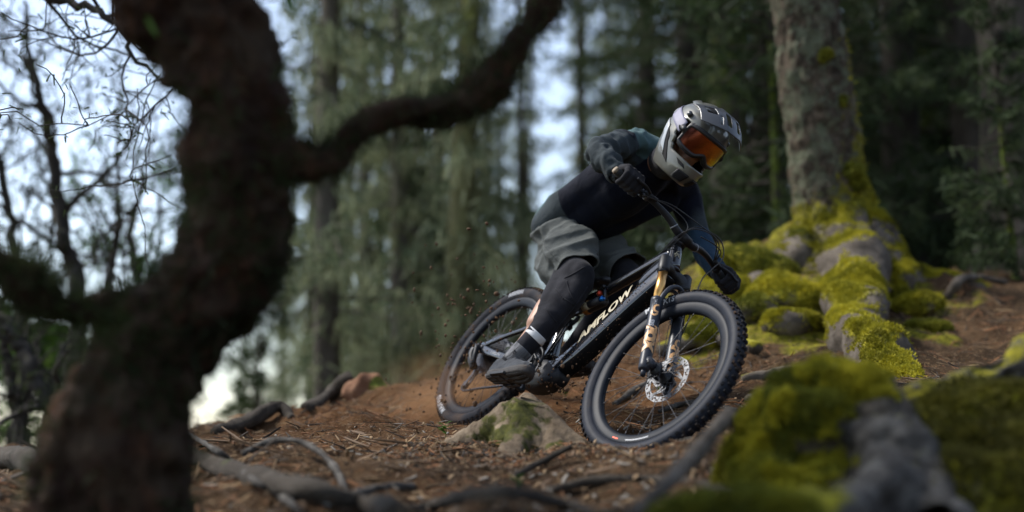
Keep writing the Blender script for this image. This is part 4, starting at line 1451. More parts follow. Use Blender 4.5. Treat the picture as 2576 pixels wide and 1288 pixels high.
def shoe(org, pitch, side):
    c_, s_ = math.cos(pitch), math.sin(pitch)
    def S(x, y, z): return B(*(np.array(org) + np.array([c_ * x - s_ * z, y, s_ * x + c_ * z])))
    xs = np.linspace(0, 1, 20)
    def width(t): return np.interp(t, [0, .06, .2, .42, .7, .88, .97, 1], [.016, .031, .036, .034, .048, .043, .026, .012])
    def shift(t): return np.interp(t, [0, .3, .7, 1], [0, 0, .004, -.006]) * -side
    Ln = .292; x0 = -.135
    so = MB(); rows = []
    for t in xs:
        w = width(t); x = x0 + Ln * t
        lift = .010 * max(0, (t - .8) / .2) ** 2 + .004 * max(0, (.1 - t) / .1)
        sec = [(-1, .006), (-.92, 0), (-.4, -.001), (.4, -.001), (.92, 0), (1, .006), (1.03, .020), (.97, .030), (-.97, .030), (-1.03, .020)]
        rows.append([A(S(x, shift(t) + w * a, lift + h)) for a, h in sec])
    so.add(np.array(rows).reshape(-1, 3), grid_faces(20, 10))
    # lugs under the sole
    for i in range(3, 34):
        t = i / 36; w = width(t) * .88; x = x0 + Ln * t
        if .42 < t < .58: continue
        for a in (-.66, 0, .66):
            lift = .010 * max(0, (t - .8) / .2) ** 2
            V, F = box((0, 0, 0), (.0045, w * .55, .005)); so.add(np.array([A(S(x + q[0], shift(t) + w * a + q[1], lift - .002 + q[2])) for q in V]), F)
    sole = so.obj('shoe', M_sole); wear(sole)
    um = MB(); rows = []
    for t in np.linspace(.02, .985, 22):
        w = width(t) * .97; x = x0 + Ln * t
        ht = np.interp(t, [0, .08, .25, .40, .55, .75, .9, 1], [.070, .082, .085, .083, .066, .047, .034, .018])
        lift = .008 * max(0, (t - .8) / .2) ** 2
        ang = np.linspace(0, np.pi, 14)
        r_ = []
        for a in ang:
            cw = math.copysign(abs(math.cos(a)) ** .75, math.cos(a)); sh = math.sin(a) ** .85
            nar = 1 - .35 * sh * np.interp(t, [0, .3, .5, .8, 1], [.6, .9, 1.0, .5, .3])
            r_.append(A(S(x, shift(t) + w * cw * nar, lift + .026 + ht * sh)))
        rows.append(r_)
    um.add(np.array(rows).reshape(-1, 3), grid_faces(22, 14, False, False))
    n_ = len(rows)
    # close toe and heel
    um.add(np.array(rows[0]), [tuple(range(14))]); um.add(np.array(rows[-1]), [tuple(range(13, -1, -1))])
    up = um.obj('shoe_upper', M_shoe); up.parent = sole
    lc = MB()
    for i, t in enumerate(np.linspace(.42, .66, 6)):
        x = x0 + Ln * t; ht = np.interp(t, [.40, .55, .75], [.083, .066, .047]) + .028
        w = width(t) * .5
        pts = [A(S(x + sgn * .008, shift(t) + w * v, ht + .003 - .022 * v * v)) for v, sgn in zip(np.linspace(-1, 1, 9), np.linspace(-1, 1, 9) * (1 if i % 2 else -1))]
        V, F = tube(pts, .0028, 6); lc.add(V, F)
    x = x0 + Ln * .42
    for sg in (-1, 1):
        V, F = tube(smooth_path([A(S(x, 0, .116)), A(S(x + .02, sg * .030, .118)), A(S(x + .035, sg * .036, .098)), A(S(x + .012, sg * .012, .112))], 14), .0025, 6); lc.add(V, F)
    l_ = lc.obj('lace', M_lace); l_.parent = sole
    tb = MB(); rows = []
    for a in np.linspace(0, 1, 6):
        rows.append([A(S(x0 + Ln * .40 - .004 * a, v * .017, .098 + .045 * a + .0)) for v in (-1, -.3, .3, 1)] )
    tb.add(np.array(rows).reshape(-1, 3), grid_faces(6, 4, False, False))
    to = tb.obj('tongue', M_tab); to.parent = sole; thick(to, .004, 0)
    return sole


shoe((.128, -.190, .214), math.radians(8.5), -1)
shoe((-.129 + .0, .190, .468), math.radians(8.5), 1)

# ---- gloves
M_glove = fabric('black_glove_knit', (.010, .010, .013), (.020, .020, .024), bump=.3, weave=600, sheen=.25)
for hc, wr_, el_ in ((hcR, wrR, J['elR']), (hcL, wrL, J['elL'])):
    mb = chain_mb([[(a, r * 1.05) for a, r in c] for c in hc] + [[(wr_, .027), (wr_ + (el_ - wr_).normalized() * .018, .029)]], 14)
    g = remesh('glove', mb, .0042, M_glove, None, 2, .4)
    wear(g)

# ---- helmet
def hp(z):
    zz = [-.185, -.175, -.13, -.085, -.04, .0, .04, .08, .11, .135, .15, .155]
    return (np.interp(z, zz, [.115, .140, .178, .172, .150, .142, .138, .118, .088, .052, .018, .0]),
            np.interp(z, zz, [-.05, -.070, -.105, -.128, -.142, -.150, -.150, -.138, -.114, -.078, -.040, -.022]),
            np.interp(z, zz, [.070, .080, .098, .110, .118, .120, .116, .102, .082, .052, .022, .0]))


def shell(phi, z, off=0.0):
    """point of the helmet's outer shell: phi from straight ahead to the left"""
    def raw(p, zz):
        xf, xb, w = hp(zz)
        c, s = math.cos(p), math.sin(p)
        e = 1.12 if zz < -.06 else .95
        x = (xf if c > 0 else -xb) * math.copysign(abs(c) ** e, c)
        y = w * math.copysign(abs(s) ** .92, s)
        # cheek flat that runs to the chin
        if c > 0 and zz < -.05: y *= 1 - .10 * c
        return np.array([x, y, zz])
    p = raw(phi, z)
    if off:
        dp = raw(phi + .01, z) - raw(phi - .01, z); dz = raw(phi, min(z + .004, .154)) - raw(phi, z - .004)
        n = np.cross(dp, dz); n /= np.linalg.norm(n) + 1e-9
        p = p + n * off
    return p


M_helm = PM('silver_grey_helmet_paint', [(.3, (.108, .108, .090)), (.7, (.142, .141, .120))], 6, 3, .36, metal=.35, coat=.5, rvar=.04)
M_helm_d = PM('dark_grey_helmet_paint', [(.3, (.036, .038, .041)), (.7, (.052, .054, .058))], 8, 3, .38, metal=.3, coat=.3)
M_helm_in = PM('black_helmet_lining', [(.3, (.006, .006, .007)), (.7, (.012, .012, .013))], 40, 4, .95)
M_lav = PM('lavender_grey_goggle_strap', [(.3, (.17, .165, .23)), (.7, (.22, .215, .28))], 12, 3, .6, bump=.05)
M_bright = PM('polished_silver_vent', [(.3, (.34, .35, .34)), (.7, (.42, .43, .42))], 12, 3, .3, metal=.4)

zs = np.concatenate([np.linspace(-.185, -.088, 10), np.linspace(-.080, .040, 12), np.linspace(.047, .155, 16)])
phs = np.linspace(-np.pi, np.pi, 72, endpoint=False)
V = np.array([[shell(p_, z_) for p_ in phs] for z_ in zs])
# brow and chin lines of the eye port
F = []
for i in range(len(zs) - 1):
    for j in range(72):
        k2 = (j + 1) % 72
        zc = .5 * (zs[i] + zs[i + 1]); pc_ = ((phs[j] + .5 * (2 * np.pi / 72) + np.pi) % (2 * np.pi)) - np.pi
        lim = D(74) - 2.2 * max(0, -.02 - zc)
        if -.084 < zc < .043 and abs(pc_) < lim: continue
        F.append((i * 72 + j, i * 72 + k2, (i + 1) * 72 + k2, (i + 1) * 72 + j))
m = MB(); m.add(Harr(V.reshape(-1, 3)), F)
helmet = m.obj('helmet', [M_helm, M_helm_in])
md = helmet.modifiers.new('t', 'SOLIDIFY'); md.thickness = .016; md.offset = -1; md.material_offset = 1; md.material_offset_rim = 0; md.use_rim = True
md = helmet.modifiers.new('s', 'SUBSURF'); md.levels = 1; md.render_levels = 1
wear(helmet)


def hpatch(corners, name, mat, parent, off=.002, nx=10, ny=8, depth=0.0):
    """a plate on the helmet between four (phi in degrees, z) corners; with depth it is a raised block"""
    c = [np.array([D(a), b_]) for a, b_ in corners]
    rows = []
    for v in np.linspace(0, 1, ny):
        rows.append([shell(*((c[0] * (1 - u) + c[1] * u) * (1 - v) + (c[3] * (1 - u) + c[2] * u) * v), off) for u in np.linspace(0, 1, nx)])
    m = MB(); m.add(Harr(np.array(rows).reshape(-1, 3)), grid_faces(ny, nx, False, False))
    o = m.obj(name, mat); o.parent = parent
    md = o.modifiers.new('t', 'SOLIDIFY'); md.thickness = max(depth, .0015); md.offset = 1 if depth else 0
    return o


for s in (1, -1):
    q = lambda *c: [(a * s, b_) for a, b_ in c]
    hpatch(q((-104, -.020), (-86, -.045), (-60, -.145), (-76, -.130)), 'cheek_vent', M_helm_in, helmet, .0012)
    hpatch(q((-122, -.004), (-98, -.020), (-74, -.128), (-86, -.116)), 'cheek_plate', M_bright, helmet, .004, depth=.003)
    hpatch(q((-48, -.100), (-30, -.104), (-24, -.116), (-40, -.114)), 'chin_slot', M_helm_in, helmet, .0015)
    hpatch(q((-36, -.128), (-6, -.126), (-6, -.166), (-30, -.172)), 'mouth_vent', M_helm_in, helmet, .0015)
    m = MB()
    for i in range(7):
        for jj in (0, 1):
            pts = []
            for t in np.linspace(0, 1, 6):
                a, z_ = (-35 + 28 * t, -.130 - .006 * i) if jj == 0 else (-33 + 4.4 * i, -.129 - .038 * t)
                pts.append(A(H(*shell(D(a * s), z_, .003))))
            V, F = tube(pts, .0010, 5); m.add(V, F)
    o = m.obj('vent_mesh', M_dsteel); o.parent = helmet; tag(o, kind='stuff')
    hpatch(q((-150, .03), (-112, .01), (-108, .045), (-148, .07)), 'rear_vent', M_helm_in, helmet, .0012)
    hpatch(q((-165, .045), (-120, .020), (-118, .035), (-162, .062)), 'rear_plate', M_bright, helmet, .003, depth=.004)
    hpatch(q((-150, .100), (-60, .098), (-50, .118), (-150, .122)), 'crown_rib', M_helm, helmet, .001, depth=.007)
    hpatch(q((-75, .118), (-30, .120), (-22, .134), (-70, .134)), 'crown_vent', M_helm_in, helmet, .0015)
    # goggle strap over the shell
    hpatch(q((-66, .030), (-140, .070), (-140, .028), (-66, -.022)), 'goggle_strap', M_lav, helmet, .0025, 16, 6, depth=.002)
    hpatch(q((-140, .070), (-180, .078), (-180, .034), (-140, .028)), 'goggle_strap', M_lav, helmet, .0025, 10, 6, depth=.002)

# visor: curved plate with openings
nu, nv = 33, 17
rows = []
for v in np.linspace(0, 1, nv):
    r_ = []
    for u in np.linspace(-1, 1, nu):
        a = abs(u)
        xf = (.070 - .055 * a ** 2.2) * (1 - v) + (.216 - .082 * a ** 1.9) * v
        w = .124 - .010 * v
        fl = max(0, a - .38) / .62                    # centre spine, then the falling side wings
        z = (.146 - .052 * fl ** 1.3) * (1 - v) + (.100 - .030 * fl ** 1.2) * v + .016 * math.sin(math.pi * v) + .008 * (a < .36) * (1 - v * .6)
        r_.append((xf, u * w, z))
    rows.append(r_)
F = []
for i in range(nv - 1):
    for j in range(nu - 1):
        u = -1 + 2 * (j + .5) / (nu - 1); v = (i + .5) / (nv - 1); a = abs(u)
        if (.14 < a < .33 and .36 < v < .82) or (.56 < a < .80 and .20 < v < .56) or (.44 < a < .52 and .55 < v < .9): continue
        F.append((i * nu + j, i * nu + j + 1, (i + 1) * nu + j + 1, (i + 1) * nu + j))
m = MB(); m.add(Harr(np.array(rows).reshape(-1, 3)), F)
visor = m.obj('visor', M_helm_d); visor.parent = helmet
md = visor.modifiers.new('t', 'SOLIDIFY'); md.thickness = .006; md.offset = -1
md = visor.modifiers.new('s', 'SUBSURF'); md.levels = 1; md.render_levels = 2
for s in (1, -1):
    m = MB()
    V, F = tube([A(H(*q)) for q in ((.03, s * .106, .058), (.034, s * .117, .062), (.036, s * .121, .063))], [.012, .012, .009], 16); m.add(V, F)
    o = m.obj('visor_screw', M_helm_d); o.parent = visor

# goggles
M_gog = PM('black_goggle_frame', [(.3, (.010, .010, .012)), (.7, (.02, .02, .023))], 30, 3, .5)
mm_, ntl, bl = nodes('red_orange_mirror_lens')
tc = ntl.nodes.new('ShaderNodeTexCoord'); sx = ntl.nodes.new('ShaderNodeAttribute'); sx.attribute_name = 'across'
rl_ = ramp(ntl, [(.0, (.06, .014, .008)), (.30, (.15, .030, .010)), (.52, (.36, .095, .015)), (.75, (.50, .22, .03)), (1.0, (.40, .37, .06))])
nz = noise_tex(ntl, 30, 4, .6, (1, 1, 4))
ad = N(ntl, 'ShaderNodeMath', operation='MULTIPLY_ADD'); ad.inputs[1].default_value = .10
ntl.links.new(nz.outputs['Fac'], ad.inputs[0]); ntl.links.new(sx.outputs['Fac'], ad.inputs[2]); ntl.links.new(ad.outputs[0], rl_.inputs['Fac'])
ntl.links.new(rl_.outputs[0], bl.inputs['Base Color']); bl.inputs['Metallic'].default_value = .75; bl.inputs['Roughness'].default_value = .22


def gog(phi, z, r):
    return (.018 + r * math.cos(phi) * 1.02, r * math.sin(phi) * 1.0, z)


def lens_edge(phi):
    """lower and upper rim of the lens at an angle"""
    t = phi / D(62)
    lo = -.050 + .024 * math.exp(-(phi / .21) ** 2) + .012 * abs(t) ** 5
    hi = .036 - .012 * abs(t) ** 4
    return lo, hi


rows = []; acr = []
for phi in np.linspace(-D(58), D(58), 41):
    lo, hi = lens_edge(phi)
    for t in np.linspace(0, 1, 11):
        rows.append(gog(phi, lo + (hi - lo) * t, .118 + .003 * math.sin(t * math.pi))); acr.append((phi / D(58) + 1) / 2)
m = MB(); m.add(Harr(np.array(rows)), grid_faces(41, 11, False, False))
goggles_frame = MB()
ring = [(p_, lens_edge(p_)[0] - .005, 1) for p_ in np.linspace(-D(60), D(60), 30)] + [(p_, lens_edge(p_)[1] + .005, 1) for p_ in np.linspace(D(60), -D(60), 30)]
rp_ = np.array([A(H(*gog(p_, z_, .117))) for p_, z_, _ in ring]); rp_ = np.vstack([rp_, rp_[:1]])
V, F = tube(smooth_path(rp_, 150), .0075, 10, cap=False); goggles_frame.add(V, F)
rp2 = np.array([A(H(*gog(p_, z_ + (.004 if z_ > 0 else -.004), .106))) for p_, z_, _ in ring]); rp2 = np.vstack([rp2, rp2[:1]])
V, F = tube(smooth_path(rp2, 150), .010, 10, cap=False); goggles_frame.add(V, F)
for s in (1, -1):
    V, F = tube([A(H(*gog(s * D(60), 0, .117))), A(H(*gog(s * D(74), .002, .118))), A(H(*shell(s * D(70), .004, .002)))], [.016, .014, .014], 10); goggles_frame.add(V, F)
goggles = goggles_frame.obj('goggles', M_gog); wear(goggles)
lens = m.obj('lens', mm_); lens.parent = goggles; point_attr(lens.data, 'across', acr)
# neck of the jersey under the helmet
m = chain_mb([[(P(1668, 412, 5.43), .080), (H(-.045, 0, -.125), .066)]])
cl = remesh('collar', m, .009, M_sock_b, None, 3); wear(cl)
# ================================================================== forest
def bark_material(name, cols, scale=6, bump=.8, stretch=(1, 1, .35), moss=None, up=.35, mossn=.2, lich=None, bdist=.02):
    m, nt, b = nodes(name)
    n = noise_tex(nt, scale, 8, .7, stretch, .6)
    r = ramp(nt, [(.28, cols[0]), (.5, cols[1]), (.72, cols[2])])
    nt.links.new(n.outputs['Fac'], r.inputs['Fac']); nt.links.new(r.outputs[0], b.inputs['Base Color'])
    b.inputs['Roughness'].default_value = .92; b.inputs['Specular IOR Level'].default_value = .2
    if lich:
        n5 = noise_tex(nt, scale * .55, 7, .75); r5 = ramp(nt, [(.47, (0, 0, 0)), (.57, (1, 1, 1))])
        nt.links.new(n5.outputs['Fac'], r5.inputs['Fac'])
        mx = N(nt, 'ShaderNodeMix', data_type='RGBA'); mx.inputs[7].default_value = (*lich, 1)
        ml = N(nt, 'ShaderNodeMath', operation='MULTIPLY'); ml.inputs[1].default_value = .75
        nt.links.new(r5.outputs[0], ml.inputs[0]); nt.links.new(ml.outputs[0], mx.inputs[0])
        nt.links.new(r.outputs[0], mx.inputs[6]); nt.links.new(mx.outputs[2], b.inputs['Base Color'])
    if moss is not None:
        a = N(nt, 'ShaderNodeAttribute', attribute_name='moss')
        nn = noise_tex(nt, 16, 6, .75)
        ad = N(nt, 'ShaderNodeMath', operation='MULTIPLY_ADD'); ad.inputs[1].default_value = .9; ad.inputs[2].default_value = -.45
        nt.links.new(nn.outputs['Fac'], ad.inputs[0])
        sm = N(nt, 'ShaderNodeMath', operation='ADD'); nt.links.new(a.outputs['Fac'], sm.inputs[0]); nt.links.new(ad.outputs[0], sm.inputs[1])
        mr = N(nt, 'ShaderNodeMapRange'); mr.inputs['From Min'].default_value = .42; mr.inputs['From Max'].default_value = .56
        nt.links.new(sm.outputs[0], mr.inputs['Value']); moss_mix(nt, b, mr.outputs[0], *moss)
    nb = noise_tex(nt, scale * 4, 8, .75, stretch, .5)
    bp = N(nt, 'ShaderNodeBump'); bp.inputs['Strength'].default_value = bump; bp.inputs['Distance'].default_value = bdist
    nt.links.new(nb.outputs['Fac'], bp.inputs['Height']); nt.links.new(bp.outputs[0], b.inputs['Normal'])
    return m


def leaf_material(name, c1, c2, c3, trans=.35, scale=1.7):
    m, nt, b = nodes(name)
    n = noise_tex(nt, scale, 5, .7); r = ramp(nt, [(.3, c1), (.5, c2), (.72, c3)])
    nt.links.new(n.outputs['Fac'], r.inputs['Fac']); nt.links.new(r.outputs[0], b.inputs['Base Color'])
    b.inputs['Roughness'].default_value = .8; b.inputs['Specular IOR Level'].default_value = .2
    t = nt.nodes.new('ShaderNodeBsdfTranslucent'); nt.links.new(r.outputs[0], t.inputs['Color'])
    mx = nt.nodes.new('ShaderNodeMixShader'); mx.inputs[0].default_value = trans
    out = nt.nodes['Material Output']
    nt.links.new(b.outputs[0], mx.inputs[1]); nt.links.new(t.outputs[0], mx.inputs[2]); nt.links.new(mx.outputs[0], out.inputs['Surface'])
    return m


MOSS_Y = ((.055, .055, .008), (.44, .39, .028))
MOSS_G = ((.035, .055, .010), (.15, .19, .025))
M_bark_big = bark_material('scaly_spruce_bark', ((.012, .009, .006), (.080, .060, .042), (.25, .195, .14)), 17, 1.0, (1, 1, .65), MOSS_Y, lich=(.19, .215, .14), bdist=.04)
M_root = bark_material('weathered_root_wood', ((.03, .024, .018), (.10, .082, .064), (.21, .18, .148)), 7, .9, (1, 1, 1), MOSS_Y)
M_rootdark = bark_material('dark_damp_root', ((.022, .018, .014), (.055, .045, .035), (.10, .085, .068)), 9, .8, (1, 1, 1), MOSS_G)
M_stump = bark_material('pale_broken_wood', ((.045, .032, .02), (.15, .112, .075), (.30, .235, .165)), 7, .9, (1, 1, .4), ((.02, .022, .006), (.10, .10, .018)))
M_grey = bark_material('grey_dead_wood', ((.018, .016, .014), (.085, .077, .068), (.21, .195, .175)), 13, .9, (1, 1, 1), MOSS_Y)
M_fgbark = bark_material('dark_red_brown_bark', ((.006, .004, .003), (.030, .0145, .008), (.115, .052, .025)), 8, 1.0, (1, 1, .5), MOSS_G, lich=(.06, .042, .026))
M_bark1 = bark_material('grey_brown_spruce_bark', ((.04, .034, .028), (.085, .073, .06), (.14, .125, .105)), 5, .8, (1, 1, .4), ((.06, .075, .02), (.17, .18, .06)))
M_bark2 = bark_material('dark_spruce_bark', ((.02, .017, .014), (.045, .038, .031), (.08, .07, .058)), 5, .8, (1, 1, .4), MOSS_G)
M_barkm = bark_material('moss_grown_spruce_bark', ((.04, .038, .022), (.09, .088, .04), (.16, .16, .065)), 4, .8, (1, 1, .5), ((.09, .10, .02), (.24, .25, .07)))
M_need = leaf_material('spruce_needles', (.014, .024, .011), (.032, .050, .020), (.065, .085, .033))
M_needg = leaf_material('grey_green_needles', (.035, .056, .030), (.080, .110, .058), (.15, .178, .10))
M_lich = leaf_material('hanging_beard_lichen', (.12, .14, .08), (.22, .245, .14), (.35, .37, .225))
M_fresh = leaf_material('fresh_green_leaves', (.03, .07, .012), (.06, .13, .02), (.12, .20, .03), .4)
M_mossy = leaf_material('yellow_green_moss', (.055, .055, .008), (.28, .255, .018), (.52, .45, .034), .25, 4)
M_mossd = leaf_material('brown_green_moss', (.018, .018, .005), (.065, .06, .010), (.16, .145, .02), .2, 5)
M_mossg = leaf_material('green_moss', (.045, .055, .010), (.13, .135, .014), (.27, .255, .026), .25, 5)


def G(px_, py_, d0=1.15, d1=14):
    """where the ground is seen at a pixel"""
    ds = np.linspace(d0, d1, 500)
    q = np.array([A(P(px_, py_, d)) for d in ds])
    hit = np.nonzero(q[:, 2] < gz(q[:, 0], q[:, 1]))[0]
    return Vector(q[hit[0]] if len(hit) else q[-1])


def rough(o, amp, scale, octv=4, seed=0):
    me = o.data; V = get_v(me); Nn = get_n(me)
    set_v(me, V + Nn * (amp * fbm(V * scale + seed * 3.7, octv))[:, None])


def moss_attr(o, fn):
    me = o.data; V = get_v(me); Nn = get_n(me)
    point_attr(me, 'moss', np.clip(fn(V, Nn), 0, 1))


def tufts(o, n, h, w, mat, parent, fn, seed=0, name='moss', spread_=.6):
    """short blades growing on a mesh where fn(positions, normals) says so; one uncountable mass"""
    g = np.random.default_rng(seed)
    me = o.data
    me.calc_loop_triangles()
    T = np.array([t.vertices[:] for t in me.loop_triangles]); V = get_v(me)
    a, b_, c = V[T[:, 0]], V[T[:, 1]], V[T[:, 2]]
    cr = np.cross(b_ - a, c - a); ar = np.linalg.norm(cr, axis=1); nr = cr / (ar[:, None] + 1e-12)
    w_ = ar * np.clip(fn((a + b_ + c) / 3, nr), 0, 1)
    if w_.sum() <= 0: return None
    k = g.choice(len(T), n, p=w_ / w_.sum())
    u, v = g.random(n), g.random(n); f = u + v > 1; u[f], v[f] = 1 - u[f], 1 - v[f]
    p = a[k] + (b_ - a)[k] * u[:, None] + (c - a)[k] * v[:, None]
    d = nr[k] + g.normal(0, spread_, (n, 3)); d /= np.linalg.norm(d, axis=1)[:, None]
    clump = .55 + .9 * (fbm(p * 18 + seed, 3) + .5)
    hh = h * g.uniform(.5, 1.3, n) * clump; ww = w * g.uniform(.6, 1.4, n)
    s = np.cross(d, g.normal(0, 1, (n, 3))); s /= np.linalg.norm(s, axis=1)[:, None] + 1e-9
    p = p - nr[k] * h * .1
    Vv = np.stack([p - s * ww[:, None], p + s * ww[:, None], p + d * hh[:, None] + s * (ww * .35)[:, None], p + d * hh[:, None] - s * (ww * .35)[:, None]], 1).reshape(-1, 3)
    ob = fast_quads(name, Vv, mat, parent)
    tag(ob, kind='stuff')
    return ob


def fast_quads(name, V, mats, parent=None, mi=None):
    n = len(V) // 4
    me = bpy.data.meshes.new(name)
    me.vertices.add(len(V)); me.vertices.foreach_set('co', np.asarray(V, float).ravel())
    me.loops.add(n * 4); me.loops.foreach_set('vertex_index', np.arange(n * 4))
    me.polygons.add(n); me.polygons.foreach_set('loop_start', np.arange(0, n * 4, 4)); me.polygons.foreach_set('loop_total', np.full(n, 4))
    for m in (mats if isinstance(mats, (list, tuple)) else [mats]): me.materials.append(m)
    if mi is not None: me.polygons.foreach_set('material_index', np.asarray(mi, np.int32))
    me.update()
    return link(name, me, parent)


def local(o, base):
    """parent o (built in world coordinates) to base without moving it"""
    o.parent = base; o.matrix_parent_inverse = Matrix.Translation(-base.location)
    return o


# ---------------------------------------------------------------- the big spruce on the right
ttop = [(2112, 640, 8.25, .30), (2106, 590, 8.25, .262), (2092, 500, 8.25, .240), (2070, 350, 8.25, .222), (2046, 170, 8.25, .205), (2022, 0, 8.25, .192), (1985, -300, 8.2, .175), (1930, -800, 8.1, .14), (1880, -1500, 8.0, .09)]
base = P(2112, 640, 8.25); base.z = gzf(base.x, base.y)
big = empty('spruce_tree', base, 'large spruce trunk with scaly grey bark and mossy roots at the right', 'tree', None)
mb = MB()
pth = smooth_path([A(P(x, y, d)) for x, y, d, r in ttop], 130); rr = np.interp(np.linspace(0, 1, 130), np.linspace(0, 1, len(ttop)), [t[3] for t in ttop])
pth = np.vstack([pth[0] - [0, 0, .35], pth]); rr = np.concatenate([[.38], rr])
V, F = tube(pth, rr, 72, wob=.035, seed=5, freq=.8); mb.add(V, F)
trunk = mb.obj('trunk', M_bark_big); 
V = get_v(trunk.data); Nn = get_n(trunk.data)
# bark plates: cellular relief
pl = np.abs(vnoise(V * [26, 26, 13]) + .5 * vnoise(V * [55, 55, 30]))
set_v(trunk.data, V + Nn * (.030 * np.clip(pl * 2.4, 0, 1) + .02 * fbm(V * 5, 3))[:, None])
local(trunk, big)
zb = base.z
def moss_trunk(V, Nn):
    h = V[:, 2] - zb
    side = Nn @ np.array([.75, .1, .2]) + .1
    return .75 * np.exp(-h / .33) + np.clip(side, 0, 1) * .62 * np.exp(-h / 1.9) + .10 * (Nn[:, 0] > .3)
moss_attr(trunk, moss_trunk)
tufts(trunk, 9000, .030, .006, M_mossy, big, lambda V, n: np.clip(moss_trunk(V, n) + .7 * fbm(V * 5, 3) - .48, 0, 1), 3).matrix_parent_inverse = Matrix.Translation(-big.location)
# moss cushions on the trunk
for (x, y, d, r) in [(2145, 432, 8.02, .05), (2160, 462, 8.02, .04), (2078, 140, 8.03, .035), (2120, 255, 8.05, .03), (2010, 600, 8.0, .06), (2165, 540, 8.0, .05)]:
    mb = MB(); V, F = sphere(A(P(x, y, d)), r, 20, 14); mb.add(V, F); o = mb.obj('moss_cushion', M_mossg); rough(o, r * .9, 1.2 / r, 3, x); local(o, big)
    t_ = tufts(o, 900, r * .5, .004, M_mossg, big, lambda V, n: np.ones(len(V)), int(x)); t_.matrix_parent_inverse = Matrix.Translation(-big.location)


def gr_path(rows, n, sink=.25):
    """a root along the ground: pixel rows (x, y, radius, lift) laid where the ground is seen"""
    pts = []; rs = []
    for x, y, r, l in rows:
        q = G(x, y); q.z += r * (1 - sink) + l; pts.append(A(q)); rs.append(r)
    p = smooth_path(pts, n); return p, np.interp(np.linspace(0, 1, n), np.linspace(0, 1, len(rs)), rs)


def wp_path(rows, n):
    pts = [A(P(x, y, d)) for x, y, d, r in rows]
    return smooth_path(pts, n), np.interp(np.linspace(0, 1, n), np.linspace(0, 1, len(rows)), [r[3] for r in rows])


def upmoss(k0=.55, k1=.5, sc=5, seed=0):
    return lambda V, n: np.clip(k0 * n[:, 2] + k1 * fbm(V * sc + seed, 4) + .22, 0, 1)


def root(rows, name, mat, parent, n=60, seg=22, wob=.10, seed=0, moss=None, ntuft=0, th=.018, tmat=None, path=None, rgh=.02):
    p, r = path if path else gr_path(rows, n)
    mb = MB(); V, F = tube(p, r, seg, wob=wob, seed=seed, freq=1.2); mb.add(V, F)
    o = mb.obj(name, mat); rough(o, rgh, 7, 4, seed)
    if moss is not None: moss_attr(o, moss)
    if parent is not None: local(o, parent)
    if ntuft:
        t_ = tufts(o, ntuft, th, .0035, tmat or M_mossy, None, lambda V, nn: np.clip((moss(V, nn) - .34) * 3, 0, 1), seed + 50)
        if t_:
            if parent is not None: local(t_, parent)
            else: local(t_, o) if o.parent else setattr(t_, 'parent', o)
    return o


um = upmoss(.55, .8, 4)
root(None, 'root', M_root, big, 70, 30, .10, 11, upmoss(.50, 1.0, 3.5, 1), 34000, .017, None, wp_path([(2120, 560, 8.1, .17), (2140, 640, 7.9, .20), (2150, 700, 7.45, .185), (2150, 770, 6.9, .165), (2165, 840, 6.3, .150), (2205, 905, 5.75, .135), (2262, 955, 5.35, .09), (2310, 990, 5.1, .04)], 70), .085)
root(None, 'root', M_root, big, 60, 26, .10, 12, upmoss(.6, .8, 4, 2), 22000, .018, None, wp_path([(2060, 590, 8.2, .16), (2020, 655, 8.0, .16), (1960, 700, 7.9, .14), (1920, 740, 7.6, .13), (1890, 800, 7.2, .10), (1850, 850, 6.9, .06)], 60), .08)
root(None, 'root', M_root, big, 60, 26, .10, 13, upmoss(.65, .7, 4, 3), 20000, .018, M_mossy, wp_path([(2170, 560, 8.2, .14), (2215, 640, 8.1, .15), (2270, 690, 8.0, .12), (2340, 715, 8.0, .09), (2430, 725, 8.1, .06), (2500, 740, 8.2, .03)], 60), .03)
root(None, 'root', M_root, big, 50, 24, .12, 14, upmoss(.6, .7, 4, 4), 10000, .017, M_mossy, wp_path([(2180, 590, 8.0, .12), (2230, 670, 7.85, .13), (2262, 740, 7.65, .09), (2275, 800, 7.4, .04)], 50), .07)
root(None, 'root', M_root, big, 50, 24, .12, 15, upmoss(.6, .8, 4, 5), 10000, .017, M_mossy, wp_path([(2085, 600, 8.05, .13), (2058, 690, 7.85, .12), (2020, 760, 7.6, .10), (1985, 830, 7.3, .05)], 50), .07)
# bare knot with the hollow under it
mb = MB(); V, F = capsule(P(2125, 655, 7.72), P(2180, 690, 7.55), .10, .085, 26); mb.add(V, F); o = mb.obj('bare_knot', M_root); rough(o, .04, 7, 4, 4); moss_attr(o, lambda V, n: 0 * V[:, 0] + .1); local(o, big)
# limbs of the crown above the frame, and dead branch stubs
def needle_spray(g, p, dr, n, ln, wd, droop=.4, spread_=.8):
    """n narrow blades scattered along the points p"""
    k = g.integers(0, len(p), n)
    q = p[k] + g.normal(0, .03, (n, 3))
    d = dr[k] * g.uniform(-.1, .7, n)[:, None] + g.normal(0, spread_, (n, 3)) + np.array([0, 0, -droop])
    d /= np.linalg.norm(d, axis=1)[:, None]
    s = np.cross(d, g.normal(0, 1, (n, 3))); s /= np.linalg.norm(s, axis=1)[:, None] + 1e-9
    L = ln * g.uniform(.5, 1.4, n); w = wd * g.uniform(.6, 1.4, n)
    return np.stack([q - s * w[:, None] * .5, q + s * w[:, None] * .5, q + d * L[:, None] + s * w[:, None] * .25, q + d * L[:, None] - s * w[:, None] * .25], 1).reshape(-1, 3)


